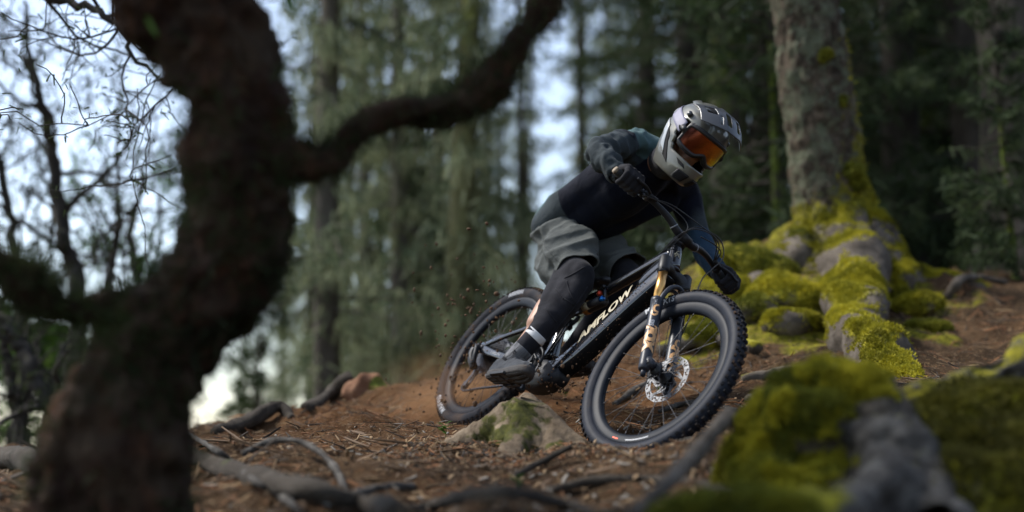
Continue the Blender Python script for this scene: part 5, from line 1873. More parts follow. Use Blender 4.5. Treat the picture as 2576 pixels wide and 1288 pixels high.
def spruce_parts(seed, H, z0, r0, nb, nspray, nlich, droop=.35, top=1.0, ln=.16, wd=.028):
    """branches, needles and lichen of a spruce standing at the origin"""
    g = np.random.default_rng(seed)
    wood = MB(); ND = []; LC = []
    for i in range(nb):
        z = z0 + (H - z0) * (i + g.random()) / nb
        az = g.uniform(0, 2 * np.pi)
        L = r0 * max(.12, (1 - (z - z0) / (H * top - z0 + .1))) ** .55 * g.uniform(.55, 1.2)
        s = np.linspace(0, 1, 12)
        dr = droop * g.uniform(.4, 1.5)
        x = L * s; zz = z + L * (.10 * s - dr * s ** 1.6 + .18 * s ** 4)
        wob = g.normal(0, .05, 2)
        if i % 3 == 0:                       # a dead bare limb under the live one
            a2 = az + g.uniform(-1, 1); s2 = np.linspace(0, 1, 7); L2 = L * g.uniform(.4, .9)
            p2 = np.stack([L2 * s2 * np.cos(a2), L2 * s2 * np.sin(a2), z - .3 - L2 * g.uniform(.1, .7) * s2 ** 1.4 + g.normal(0, .03, 7)], 1)
            V, F = tube(p2, np.linspace(.020, .006, 7), 4, cap=False); wood.add(V, F)
        p = np.stack([x * np.cos(az + wob[0] * s * 3), x * np.sin(az + wob[0] * s * 3), zz], 1)
        V, F = tube(p, np.linspace(.022, .005, 12) * (.6 + .4 * L), 4, cap=False); wood.add(V, F)
        d = np.gradient(p, axis=0); d /= np.linalg.norm(d, axis=1)[:, None]
        n = int(nspray * L / r0 * g.uniform(.4, 1.4))
        # side twigs
        lat = np.stack([-np.sin(az) * np.ones(12), np.cos(az) * np.ones(12), np.zeros(12)], 1)
        tw = []
        for j in range(2, 12):
            for sg in (-1, 1):
                l2 = L * .32 * (1 - abs(s[j] - .55)) * g.uniform(.5, 1.1)
                t = np.linspace(0, 1, 5)[:, None]
                tw.append(p[j] + (lat[j] * sg + d[j] * .6) * l2 * t + np.array([0, 0, -.45]) * l2 * t ** 1.7)
        tw = np.concatenate(tw + [p[3:]])
        ND.append(needle_spray(g, tw, np.tile(d[6], (len(tw), 1)), n, ln, wd, droop=.5))
        if nlich:
            m_ = int(nlich * L / r0 * g.uniform(0, 2))
            if m_: LC.append(needle_spray(g, tw, np.zeros((len(tw), 3)), m_, ln * 1.6, wd * .8, droop=2.4, spread_=.5))
    return wood, np.concatenate(ND), (np.concatenate(LC) if LC else None)


def spruce_proto(kind, seed, H, z0, r0, nb, ns, nl, tr, bark, need, droop=.35, ln=.16, wd=.028, lean=0.0):
    e = empty('spruce_tree', (0, 0, 0))
    mb = MB(); zz = np.linspace(-1.5, H, 40); g = np.random.default_rng(seed)
    w1, w2 = g.uniform(0, 6, 2)
    p = np.stack([.06 * np.sin(zz * .5 + w1), .06 * np.sin(zz * .4 + w2), zz], 1)
    r = tr * (1 - np.clip(zz, 0, H) / H * .85) * (1 + .55 * np.exp(-np.clip(zz, -1, 99) / .35))
    V, F = tube(p, r, 14, wob=.04, seed=seed, freq=3); mb.add(V, F)
    t = mb.obj('trunk', bark, e); moss_attr(t, lambda V, n: .25 + .5 * fbm(V * 1.7 + seed, 3) + .3 * np.exp(-V[:, 2] / 1.2))
    wood, nd, lc = spruce_parts(seed, H, z0, r0, nb, ns, nl, droop, 1.0, ln, wd)
    if kind in ('lichen', 'mossy', 'sparse', 'veil'):          # short shoots and lichen tufts close to the stem
        g2 = np.random.default_rng(seed + 500); m_ = 1000
        zq = g2.uniform(.5, H * .9, m_); aq = g2.uniform(0, 6.283, m_); rq = tr * .8 + np.abs(g2.normal(0, .16, m_))
        q_ = np.stack([rq * np.cos(aq), rq * np.sin(aq), zq], 1)
        lc = np.concatenate([lc, needle_spray(g2, q_, np.stack([np.cos(aq), np.sin(aq), 0 * aq], 1), m_, .16, .024, droop=1.2, spread_=.7)])
        nd = np.concatenate([nd, needle_spray(g2, q_, np.stack([np.cos(aq), np.sin(aq), 0 * aq], 1), 420, .14, .022, droop=.6, spread_=.7)])
    wood.obj('limbs', bark, e)['kind'] = 'stuff'
    fast_quads('crown', nd, need, e)['kind'] = 'stuff'
    if lc is not None: fast_quads('lichen', lc, M_lich, e)['kind'] = 'stuff'
    return e


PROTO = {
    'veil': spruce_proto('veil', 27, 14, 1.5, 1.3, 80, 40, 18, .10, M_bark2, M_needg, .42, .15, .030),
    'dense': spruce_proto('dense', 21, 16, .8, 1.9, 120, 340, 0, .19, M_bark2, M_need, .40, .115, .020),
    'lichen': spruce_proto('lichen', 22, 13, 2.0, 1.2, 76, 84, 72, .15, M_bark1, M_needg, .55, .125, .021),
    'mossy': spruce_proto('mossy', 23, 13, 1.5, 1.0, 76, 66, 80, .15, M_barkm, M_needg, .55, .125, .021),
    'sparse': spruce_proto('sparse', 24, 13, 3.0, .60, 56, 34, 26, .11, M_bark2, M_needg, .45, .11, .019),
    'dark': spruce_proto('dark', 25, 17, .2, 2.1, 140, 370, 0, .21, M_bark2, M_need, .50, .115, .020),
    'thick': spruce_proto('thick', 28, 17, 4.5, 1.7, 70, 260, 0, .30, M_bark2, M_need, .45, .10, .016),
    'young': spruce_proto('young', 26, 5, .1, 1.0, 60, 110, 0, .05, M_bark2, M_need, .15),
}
used_proto = set()


def plant(kind, px_, d, label, scale=1.0, rot=0, lean=(0, 0), group=None, dz=0.0):
    pr = PROTO[kind]
    x = (px_ - 1288) / FPX * d; y = d * CP
    z = gzf(x, y) - .1 + dz
    if kind in used_proto:
        e = pr.copy(); COL.objects.link(e)
        for ch in pr.children:
            c = ch.copy(); COL.objects.link(c); c.parent = e
    else:
        e = pr; used_proto.add(kind)
    e.location = (x, y, z); e.rotation_euler = (lean[0], lean[1], rot); e.scale = (scale,) * 3
    tag(e, label, 'tree', group)
    return e


BACK = 'spruce trees of the forest behind the rider'
RIGHT = 'spruce trees in the dark forest on the right'
# right of the rider, dense and dark
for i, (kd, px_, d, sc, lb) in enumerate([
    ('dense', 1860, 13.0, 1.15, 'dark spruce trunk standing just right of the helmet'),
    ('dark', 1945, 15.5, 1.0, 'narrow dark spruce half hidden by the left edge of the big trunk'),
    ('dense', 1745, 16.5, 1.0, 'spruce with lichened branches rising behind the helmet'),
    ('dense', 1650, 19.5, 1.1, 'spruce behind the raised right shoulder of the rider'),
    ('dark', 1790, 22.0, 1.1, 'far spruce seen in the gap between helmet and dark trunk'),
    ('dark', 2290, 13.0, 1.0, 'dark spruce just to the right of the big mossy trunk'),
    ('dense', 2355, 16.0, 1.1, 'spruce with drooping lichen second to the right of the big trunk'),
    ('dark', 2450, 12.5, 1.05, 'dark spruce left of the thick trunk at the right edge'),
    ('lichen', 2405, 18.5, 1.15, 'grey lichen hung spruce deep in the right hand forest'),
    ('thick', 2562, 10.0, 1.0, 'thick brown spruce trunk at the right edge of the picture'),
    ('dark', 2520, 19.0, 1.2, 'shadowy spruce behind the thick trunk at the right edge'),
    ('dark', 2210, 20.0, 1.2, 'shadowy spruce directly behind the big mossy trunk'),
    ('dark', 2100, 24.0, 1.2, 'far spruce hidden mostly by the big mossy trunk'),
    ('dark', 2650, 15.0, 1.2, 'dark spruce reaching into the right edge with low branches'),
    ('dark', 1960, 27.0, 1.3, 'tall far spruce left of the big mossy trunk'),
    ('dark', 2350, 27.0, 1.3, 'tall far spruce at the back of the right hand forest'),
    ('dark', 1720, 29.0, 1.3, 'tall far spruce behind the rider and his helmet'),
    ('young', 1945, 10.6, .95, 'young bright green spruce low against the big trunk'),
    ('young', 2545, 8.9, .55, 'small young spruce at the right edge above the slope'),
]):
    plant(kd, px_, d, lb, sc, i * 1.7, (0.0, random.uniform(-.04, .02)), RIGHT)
# left of the rider, grey green and hung with lichen, the gaps bright
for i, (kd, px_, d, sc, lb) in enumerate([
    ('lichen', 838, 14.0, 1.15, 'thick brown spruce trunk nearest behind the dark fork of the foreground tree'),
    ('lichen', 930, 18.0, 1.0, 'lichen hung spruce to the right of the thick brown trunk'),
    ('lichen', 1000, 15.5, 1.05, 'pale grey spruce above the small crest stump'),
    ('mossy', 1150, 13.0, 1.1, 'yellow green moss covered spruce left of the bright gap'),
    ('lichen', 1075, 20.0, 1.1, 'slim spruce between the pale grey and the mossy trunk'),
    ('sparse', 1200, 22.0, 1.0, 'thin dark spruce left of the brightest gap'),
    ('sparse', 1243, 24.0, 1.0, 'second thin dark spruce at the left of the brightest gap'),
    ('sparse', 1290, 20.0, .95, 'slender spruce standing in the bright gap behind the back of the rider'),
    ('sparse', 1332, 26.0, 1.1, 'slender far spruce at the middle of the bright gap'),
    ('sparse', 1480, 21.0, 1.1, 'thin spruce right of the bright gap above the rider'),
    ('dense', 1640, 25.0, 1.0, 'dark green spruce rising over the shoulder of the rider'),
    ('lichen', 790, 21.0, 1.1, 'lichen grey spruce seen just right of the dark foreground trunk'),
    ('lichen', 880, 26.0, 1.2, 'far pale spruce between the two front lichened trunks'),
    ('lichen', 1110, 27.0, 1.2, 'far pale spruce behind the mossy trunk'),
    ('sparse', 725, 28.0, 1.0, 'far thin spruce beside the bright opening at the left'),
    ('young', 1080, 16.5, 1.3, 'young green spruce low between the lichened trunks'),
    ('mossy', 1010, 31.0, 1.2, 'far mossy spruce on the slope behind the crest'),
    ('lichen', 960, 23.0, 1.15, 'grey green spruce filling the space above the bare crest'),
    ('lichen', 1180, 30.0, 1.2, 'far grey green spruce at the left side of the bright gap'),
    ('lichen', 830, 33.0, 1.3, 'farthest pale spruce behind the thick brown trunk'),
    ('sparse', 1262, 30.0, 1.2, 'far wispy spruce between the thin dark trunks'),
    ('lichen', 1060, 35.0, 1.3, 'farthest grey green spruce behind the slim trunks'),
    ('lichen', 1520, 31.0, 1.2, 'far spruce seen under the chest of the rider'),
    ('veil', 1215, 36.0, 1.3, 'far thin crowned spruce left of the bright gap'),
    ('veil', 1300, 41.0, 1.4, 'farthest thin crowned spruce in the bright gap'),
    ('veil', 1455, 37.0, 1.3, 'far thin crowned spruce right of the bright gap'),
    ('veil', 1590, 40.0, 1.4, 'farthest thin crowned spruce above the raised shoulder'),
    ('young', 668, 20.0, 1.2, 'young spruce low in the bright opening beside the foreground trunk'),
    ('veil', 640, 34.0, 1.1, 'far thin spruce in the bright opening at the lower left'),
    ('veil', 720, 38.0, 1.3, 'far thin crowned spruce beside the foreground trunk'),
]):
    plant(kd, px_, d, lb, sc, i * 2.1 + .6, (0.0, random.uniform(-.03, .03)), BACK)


# ---------------------------------------------------------------- twiggy trees against the sky on the left
def grow(mb, leaves, path, r0, r1, lev, g, maxlev=3, dens=1.0):
    n = len(path)
    V, F = tube(path, np.linspace(r0, r1, n), 7 if lev == 0 else 5, wob=.06 if lev == 0 else 0, seed=int(g.integers(0, 999)), freq=2); mb.add(V, F)
    seglen = np.linalg.norm(np.diff(path, axis=0), axis=1).sum()
    if lev >= maxlev:
        leaves.append(path); return
    T, U, W3 = frames(path)
    nk = int({0: 20, 1: 9, 2: 6}[lev] * dens * g.uniform(.7, 1.3))
    for i in range(nk):
        t = g.uniform(.18 if lev == 0 else .1, 1.0); k_ = min(n - 1, int(t * n))
        a = g.uniform(0, 2 * np.pi)
        side = np.cos(a) * U[k_] + np.sin(a) * W3[k_]
        d = T[k_] * g.uniform(.2, .9) + side + np.array([0, 0, g.uniform(-.1, .5)])
        d /= np.linalg.norm(d)
        L = seglen * g.uniform(.18, .42) * (1.15 - .6 * t) * (1.25 if lev else 1)
        m = 8; pts = [path[k_]]
        for j in range(m):
            d = d + g.normal(0, .22, 3) + np.array([0, 0, -.05 if lev else .06]); d /= np.linalg.norm(d)
            pts.append(pts[-1] + d * L / m)
        rr_ = (r0 + (r1 - r0) * t) * g.uniform(.32, .6)
        grow(mb, leaves, np.array(pts), max(rr_, .0035), max(rr_ * .35, .0022), lev + 1, g, maxlev, dens)


M_twig = bark_material('dark_twig_bark', ((.016, .014, .012), (.034, .030, .026), (.065, .058, .05)), 8, .5, (1, 1, .5), MOSS_G)
M_twleaf = leaf_material('dark_small_leaves', (.016, .024, .010), (.032, .046, .016), (.06, .08, .026), .3)


def twig_tree(rows, label, seed, maxlev=3, dens=1.0, nl=9, name='bare_tree', ln=.05, wd=.013, leaf=None):
    g = np.random.default_rng(seed)
    pts = [A(P(x, y, d)) for x, y, d, r in rows]
    b0 = pts[0].copy(); gzv = gzf(b0[0], b0[1])
    if b0[2] > gzv: pts = [np.array([b0[0], b0[1], gzv - .1])] + pts; rs = [rows[0][3] * 1.3] + [r[3] for r in rows]
    else: rs = [r[3] for r in rows]
    p = smooth_path(pts, 40); p[1:-1] += g.normal(0, .012, (38, 3))
    e = empty(name, Vector(pts[0]), label, 'tree', 'twiggy trees against the sky on the left')
    mb = MB(); lv = []
    grow(mb, lv, p, rs[0], rs[-1], 0, g, maxlev, dens)
    first = MB(); V, F = tube(p, np.interp(np.linspace(0, 1, 40), np.linspace(0, 1, len(rs)), rs) * 1.02, 10, wob=.05, seed=seed, freq=2); first.add(V, F)
    t = first.obj('trunk', M_twig); moss_attr(t, lambda V, n: .3 + .4 * fbm(V * 3, 3)); local(t, e)
    o = mb.obj('limbs', M_twig); moss_attr(o, lambda V, n: .2 + .4 * fbm(V * 3, 3)); o['kind'] = 'stuff'; local(o, e)
    if nl and lv:
        allp = np.concatenate(lv)
        q = needle_spray(g, allp, np.zeros((len(allp), 3)), len(lv) * nl, ln, wd, droop=.1, spread_=1.0)
        o = fast_quads('crown', q, leaf or M_twleaf); o['kind'] = 'stuff'; local(o, e)
    return e


twig_tree([(195, 760, 9.5, .060), (168, 620, 9.5, .052), (140, 450, 9.5, .045), (112, 290, 9.4, .034), (80, 150, 9.3, .022), (60, 0, 9.2, .012)], 'leaning twiggy tree with a dark trunk at the far left', 41, 3, .85, 2)
twig_tree([(268, 760, 10.5, .030), (292, 610, 10.5, .026), (298, 500, 10.5, .022), (296, 330, 10.4, .014), (310, 180, 10.3, .006)], 'slender straight twiggy tree left of the dark trunk', 42, 3, .6, 3)
twig_tree([(292, 620, 10.5, .02), (340, 520, 10.4, .018), (372, 400, 10.3, .012), (400, 290, 10.2, .006)], 'slim forked stem leaning towards the dark trunk', 43, 3, .6, 3)
twig_tree([(60, 900, 11, .05), (40, 700, 11, .05), (20, 500, 11, .04), (-40, 300, 11, .03), (-90, 100, 11, .015)], 'twiggy tree cut by the left edge of the picture', 44, 3, .8, 3)
twig_tree([(150, 1100, 8.5, .055), (90, 960, 8.5, .05), (50, 860, 8.6, .045), (-30, 760, 8.7, .03)], 'dark leaning stem below the low left branch', 45, 3, .7, 2)
twig_tree([(60, 1110, 9.5, .045), (30, 960, 9.5, .04), (10, 850, 9.5, .035), (-10, 700, 9.5, .02)], 'dark stem at the left edge below the low branch', 46, 3, .7, 2)
twig_tree([(330, 900, 12, .05), (350, 740, 12, .05), (330, 600, 12, .04), (360, 450, 12, .02)], 'leafy low tree close to the dark trunk under the open sky', 47, 3, .9, 5, ln=.06, wd=.016, leaf=M_fresh)
twig_tree([(120, 1050, 14, .04), (140, 960, 14, .035), (150, 880, 14, .02)], 'green leafy bush tree under the low left branch', 48, 3, .9, 9, ln=.06, wd=.022, leaf=M_fresh)
twig_tree([(30, 1100, 12, .04), (45, 960, 12, .035), (20, 820, 12, .02)], 'green leafy bush tree filling the far left below the branch', 49, 3, 1.0, 10, ln=.06, wd=.022, leaf=M_fresh)
twig_tree([(-140, 200, 6.6, .034), (-110, -140, 6.55, .022), (60, -30, 6.4, .010), (200, 10, 6.3, .010), (290, 60, 6.2, .008), (350, 160, 6.1, .006), (440, 215, 6.0, .004)], 'drooping twig reaching in from the top left corner', 50, 2, 1.1, 7, name='overhanging_branch', ln=.035, wd=.008)

# ---------------------------------------------------------------- dark crooked tree in front
fgb = P(295, 1330, 2.95)
fg = empty('crooked_tree', Vector((fgb.x, fgb.y, gzf(fgb.x, fgb.y))), 'big dark crooked tree forking in the left foreground, far out of focus', 'tree')
rows = [(300, 1420, 2.15, .150), (292, 1288, 2.15, .126), (305, 1120, 2.15, .121), (332, 1000, 2.16, .112), (376, 890, 2.18, .107), (462, 800, 2.2, .102), (538, 715, 2.2, .098), (588, 610, 2.2, .098), (600, 500, 2.2, .098), (604, 400, 2.2, .100), (602, 300, 2.2, .096), (570, 200, 2.2, .100), (510, 100, 2.2, .106), (445, 0, 2.2, .108), (370, -120, 2.2, .09), (250, -320, 2.2, .07)]
p, r = wp_path([(x, y, d * 1.36, q * 1.36 * .91) for x, y, d, q in rows], 220)
mb = MB(); V, F = tube(p, r, 84, wob=.06, seed=8, freq=1.5)
th_ = np.linspace(0, 2 * np.pi, 84, endpoint=False)[None] + np.linspace(0, 1.2, 220)[:, None]; ss_ = np.linspace(0, 1, 220)[:, None] + 0 * th_
rg = np.stack([np.cos(th_) * 3.4, np.sin(th_) * 3.4, ss_ * 11], -1).reshape(-1, 3)
cen = np.repeat(p, 84, 0); V = V + (V - cen) * (.16 * (.5 - 2.2 * np.abs(vnoise(rg))) + .07 * fbm(rg * 2.7, 3))[:, None]
mb.add(V, F); t = mb.obj('trunk', M_fgbark); rough(t, .045, 7, 6, 2); rough(t, .035, 21, 4, 5)
moss_attr(t, lambda V, n: .12 + .35 * fbm(V * 3, 3)); local(t, fg)
for rows in ([(620, 410, 2.2, .07), (735, 408, 2.21, .042), (830, 398, 2.22, .033), (910, 325, 2.24, .032), (1000, 278, 2.26, .034), (1090, 278, 2.28, .034), (1170, 262, 2.30, .030), (1240, 205, 2.32, .029), (1300, 110, 2.34, .028), (1385, -20, 2.36, .022), (1480, -160, 2.4, .016)],
             [(500, 720, 2.2, .08), (400, 775, 2.18, .046), (300, 775, 2.15, .030), (200, 785, 2.12, .028), (110, 750, 2.1, .027), (30, 685, 2.08, .026), (-60, 630, 2.05, .024)]):
    p, r = wp_path([(x, y, d * 1.36, q * 1.36) for x, y, d, q in rows], 80)
    mb = MB(); V, F = tube(p, r, 24, wob=.10, seed=len(rows), freq=2.2); mb.add(V, F); o = mb.obj('branch', M_fgbark); rough(o, .045, 11, 5, 3)
    moss_attr(o, lambda V, n: .14 + .4 * n[:, 2] * .6 + .5 * fbm(V * 5, 3)); local(o, fg)
    hs_ = tufts(o, 4000, .050, .0016, M_twleaf, None, lambda V, n: np.clip(.6 + fbm(V * 6, 3), 0, 1), 77, 'moss_hair', .9); local(hs_, fg)
hs_ = tufts(t, 9000, .055, .0018, M_twleaf, None, lambda V, n: np.clip(.3 + 1.4 * fbm(V * 5, 3), 0, 1), 78, 'moss_hair', .9); local(hs_, fg)


# unseen crown, added above the frame to shade the foreground
g = np.random.default_rng(17); cw = []; lm_ = MB()
top = A(P(250, -320, 2.99))
for k_ in range(16):
    a = g.uniform(0, 6.28); L = g.uniform(.7, 1.6); s_ = np.linspace(0, 1, 9)[:, None]
    d = np.array([math.cos(a), math.sin(a) * .8, 0]); q = top + d * L * s_ + np.array([0, 0, .5 + g.uniform(0, .9)]) * s_ ** .7 + g.normal(0, .03, (9, 3)) * s_
    V, F = tube(q, np.linspace(.03, .006, 9), 6); lm_.add(V, F)
    cw.append(needle_spray(g, q[3:] + g.normal(0, .16, (6, 3)), np.zeros((6, 3)), 800, .10, .04, droop=.3, spread_=.9))
cw = np.concatenate(cw)
o = lm_.obj('limbs', M_fgbark); o['kind'] = 'stuff'; moss_attr(o, lambda V, n: 0 * V[:, 0]); local(o, fg)
o = fast_quads('crown', cw, M_twleaf); o['kind'] = 'stuff'; local(o, fg)


def leaf_obj(pts, wid, name, mat, parent):
    m = MB(); rows_ = []
    q = smooth_path([A(x) for x in pts], 10); T, U, W3 = frames(q)
    for i in range(10):
        w = wid * math.sin(math.pi * min(1, (i + .4) / 9.6)) ** .8
        rows_ += [q[i] - U[i] * w + W3[i] * w * .25, q[i], q[i] + U[i] * w + W3[i] * w * .25]
    m.add(np.array(rows_), grid_faces(10, 3, False, False)); o = m.obj(name, mat); return local(o, parent)


for pts, w in (((P(722, -30, 2.7), P(732, 0, 2.7), P(741, 36, 2.7)), .020), ((P(757, -30, 2.72), P(754, 5, 2.72), P(750, 46, 2.7)), .018), ((P(368, 40, 2.7), P(384, 62, 2.7), P(398, 92, 2.7)), .018)):
    leaf_obj(pts, w, 'leaf', M_fresh, fg)

# ---------------------------------------------------------------- mossy root stock in the right foreground
def PCK(*rows): return PC(*[(x, y, d * 1.12, r * 1.12) for x, y, d, r in rows])


fr = empty('mossy_root_stock', G(2100, 1200), 'moss covered root stock with bare grey wood in the right foreground', 'tree stump')
mb = chain_mb([PCK((1960, 1120, 2.85, .085), (2010, 1035, 2.85, .085), (2090, 1005, 2.85, .085), (2170, 1040, 2.82, .085), (2220, 1110, 2.78, .085), (2230, 1200, 2.7, .10)),
               PCK((1930, 1170, 2.85, .085), (1950, 1260, 2.7, .10), (2000, 1340, 2.6, .10)), PCK((2010, 1110, 2.8, .12), (2100, 1130, 2.85, .13), (2150, 1180, 2.85, .14)),
               PCK((2020, 1190, 2.85, .11), (2080, 1300, 2.7, .12))], 20)
ms = remesh('stock', mb, .011, M_root, None, 4); rough(ms, .055, 9, 4, 6); rough(ms, .02, 26, 3, 2)
fm = lambda V, n: np.clip(.72 + .45 * n[:, 2] + .7 * fbm(V * 6 + 2, 3) - .9 * np.clip(((V[:, 0] - .62) * 3.0 - (V[:, 2] + .05) * 2.2), 0, 1), 0, 1)
moss_attr(ms, fm); local(ms, fr)
pat = lambda V: fbm(V * 9 + 31, 4)
t_ = tufts(ms, 44000, .021, .0036, M_mossy, None, lambda V, n: np.clip((fm(V, n) - .45) * 3, 0, 1) * (pat(V) > -.24) * np.clip(1 + 3 * fbm(V * 22, 3), 0, 1), 5); local(t_, fr)
t_ = tufts(ms, 14000, .016, .0036, M_mossg, None, lambda V, n: np.clip((fm(V, n) - .45) * 3, 0, 1) * (pat(V) < -.04), 55); local(t_, fr)
for sd_, rows in ((1, [(2160, 1100, 2.72, .04), (2215, 1145, 2.64, .056), (2235, 1195, 2.56, .062), (2200, 1250, 2.45, .056), (2120, 1295, 2.32, .052), (2030, 1340, 2.2, .045)]),
                  (2, [(2210, 1120, 2.66, .06), (2275, 1170, 2.6, .065), (2330, 1230, 2.5, .06), (2360, 1320, 2.4, .06)]),
                  (3, [(2230, 1120, 2.85, .05), (2290, 1060, 2.9, .048), (2335, 1010, 2.92, .045), (2400, 985, 2.95, .036), (2470, 942, 3.0, .034), (2540, 915, 3.03, .032), (2640, 890, 3.06, .028)]),
                  (4, [(2335, 1010, 2.92, .046), (2345, 1050, 2.88, .046), (2370, 1100, 2.84, .05), (2390, 1160, 2.8, .05)])):
    root(None, 'root', M_grey, fr, 60, 22, .14, 30 + sd_, lambda V, n: .24 + .25 * n[:, 2] + .5 * fbm(V * 8, 3), 0, path=wp_path([(x, y, d * 1.12, q * 1.06) for x, y, d, q in rows], 60), rgh=.07)
mm2 = empty('moss_mound', G(2500, 1150), 'dark mossy mound at the right edge of the foreground', 'moss mound')
mb = chain_mb([PCK((2370, 1120, 2.8, .09), (2440, 1080, 2.85, .10), (2540, 1080, 2.85, .11), (2640, 1090, 2.85, .12)), PCK((2390, 1200, 2.75, .12), (2500, 1200, 2.75, .15), (2640, 1220, 2.7, .16)), PCK((2400, 1300, 2.6, .13), (2560, 1320, 2.6, .15))], 18)
md2 = remesh('mound', mb, .013, M_root, None, 4); rough(md2, .07, 8, 4, 9); rough(md2, .02, 26, 3, 4)
fm2 = lambda V, n: np.clip(.75 + .3 * n[:, 2] + .6 * fbm(V * 6 + 5, 3), 0, 1)
moss_attr(md2, fm2); local(md2, mm2)
t_ = tufts(md2, 34000, .022, .004, M_mossd, None, lambda V, n: np.clip((fm2(V, n) - .5) * 3, 0, 1), 6); local(t_, mm2)
# low moss cushion at the bottom edge
lm = empty('moss_cushion', G(1850, 1280), 'low yellow green moss cushion at the bottom edge', 'moss mound')
mb = chain_mb([PCK((1700, 1318, 2.2, .055), (1850, 1318, 2.2, .06), (1980, 1328, 2.15, .055))], 16)
o = remesh('cushion', mb, .012, M_root, None, 3); rough(o, .05, 10, 4, 3); moss_attr(o, lambda V, n: np.ones(len(V))); local(o, lm)
t_ = tufts(o, 8000, .018, .004, M_mossg, None, lambda V, n: np.ones(len(V)), 8); local(t_, lm)

# ---------------------------------------------------------------- broken stump beside the trail
stp = empty('tree_stump', G(1330, 1130), 'pale broken stump with splayed roots in front of the pedal', 'tree stump')
mb = chain_mb([PC((1350, 1010, 4.5, .030), (1388, 1072, 4.46, .050), (1445, 1130, 4.38, .052), (1500, 1165, 4.28, .040), (1540, 1190, 4.2, .02)),
               PC((1275, 1030, 4.5, .035), (1250, 1068, 4.52, .050), (1205, 1098, 4.56, .050), (1150, 1120, 4.58, .036), (1100, 1135, 4.58, .02)), PC((1320, 1100, 4.42, .055), (1288, 1145, 4.28, .048), (1262, 1180, 4.15, .036), (1240, 1205, 4.05, .02)),
               PC((1390, 1110, 4.4, .05), (1405, 1155, 4.28, .045), (1440, 1195, 4.15, .03))], 22)
bm = bmesh.new()
for x, y, d in ((1262, 1012, 4.50), (1296, 988, 4.46), (1348, 990, 4.50), (1372, 1006, 4.56), (1330, 990, 4.66), (1222, 1160, 4.44), (1300, 1190, 4.26), (1395, 1192, 4.26), (1490, 1180, 4.40), (1455, 1130, 4.72), (1240, 1110, 4.74), (1236, 1080, 4.5)):
    bm.verts.new(P(x, y, d))
bmesh.ops.convex_hull(bm, input=bm.verts[:]); bmesh.ops.triangulate(bm, faces=bm.faces[:]); bm.verts.index_update()
mb.add([A(v.co) for v in bm.verts], [[v.index for v in f.verts] for f in bm.faces]); bm.free()
o = remesh('stump', mb, .008, M_stump, None, 1, .4)
bm = bmesh.new(); bm.from_mesh(o.data)
rs_ = bmesh.ops.bisect_plane(bm, geom=bm.verts[:] + bm.edges[:] + bm.faces[:], plane_co=P(1318, 1001, 4.5), plane_no=Vector((.22, -.30, 1)), clear_outer=True)
bmesh.ops.holes_fill(bm, edges=[e for e in bm.edges if e.is_boundary]); bmesh.ops.triangulate(bm, faces=[f for f in bm.faces if len(f.verts) > 4])
bm.to_mesh(o.data); bm.free(); o.data.update()
V = get_v(o.data); Nn = get_n(o.data); dn = A(P(1310, 1010, 4.5) - P(1420, 1150, 4.4)); dn /= np.linalg.norm(dn)
q = V * 26 - np.outer(V @ dn, dn) * 26 * .82
set_v(o.data, V + Nn * (.012 * (np.abs(vnoise(q * .7)) * 2 - .5) + .010 * fbm(q * 2.2, 3) + .030 * fbm(V * 6, 2))[:, None])
cpx = np.linalg.inv(WC) @ V.T; sxp = 1288 + FPX * cpx[0] / cpx[2]; syp = 644 + FPX * cpx[1] / cpx[2]
fs_ = np.array([1.0])
c_m = A(P(1268, 1080, 4.40))
smf = lambda V, n: np.clip(.80 - 3.4 * np.linalg.norm(V - c_m, axis=1) + .7 * fbm(V * 16, 3) + .15, 0, 1)
moss_attr(o, smf); local(o, stp)

# ---------------------------------------------------------------- small stump on the crest
cs_ = empty('tree_stump', G(930, 1000), 'small reddish stump with a mossy side on the crest of the trail', 'tree stump')
mb = chain_mb([PC((900, 990, 7.0, .075), (915, 962, 7.0, .060)), PC((885, 985, 7.0, .06), (905, 955, 7.0, .035)), PC((950, 985, 7.0, .075), (945, 958, 7.0, .045)), PC((975, 990, 7.0, .05), (990, 1000, 6.9, .04))], 16)
o = remesh('stump', mb, .014, bark_material('reddish_rotten_wood', ((.10, .045, .025), (.20, .10, .058), (.30, .17, .10)), 7, .8, (1, 1, .5), MOSS_G), None, 2); rough(o, .03, 12, 4, 7)
cmoss = A(P(952, 972, 6.95)); moss_attr(o, lambda V, n: np.clip(.9 - 7 * np.linalg.norm(V - cmoss, axis=1), 0, 1)); local(o, cs_)

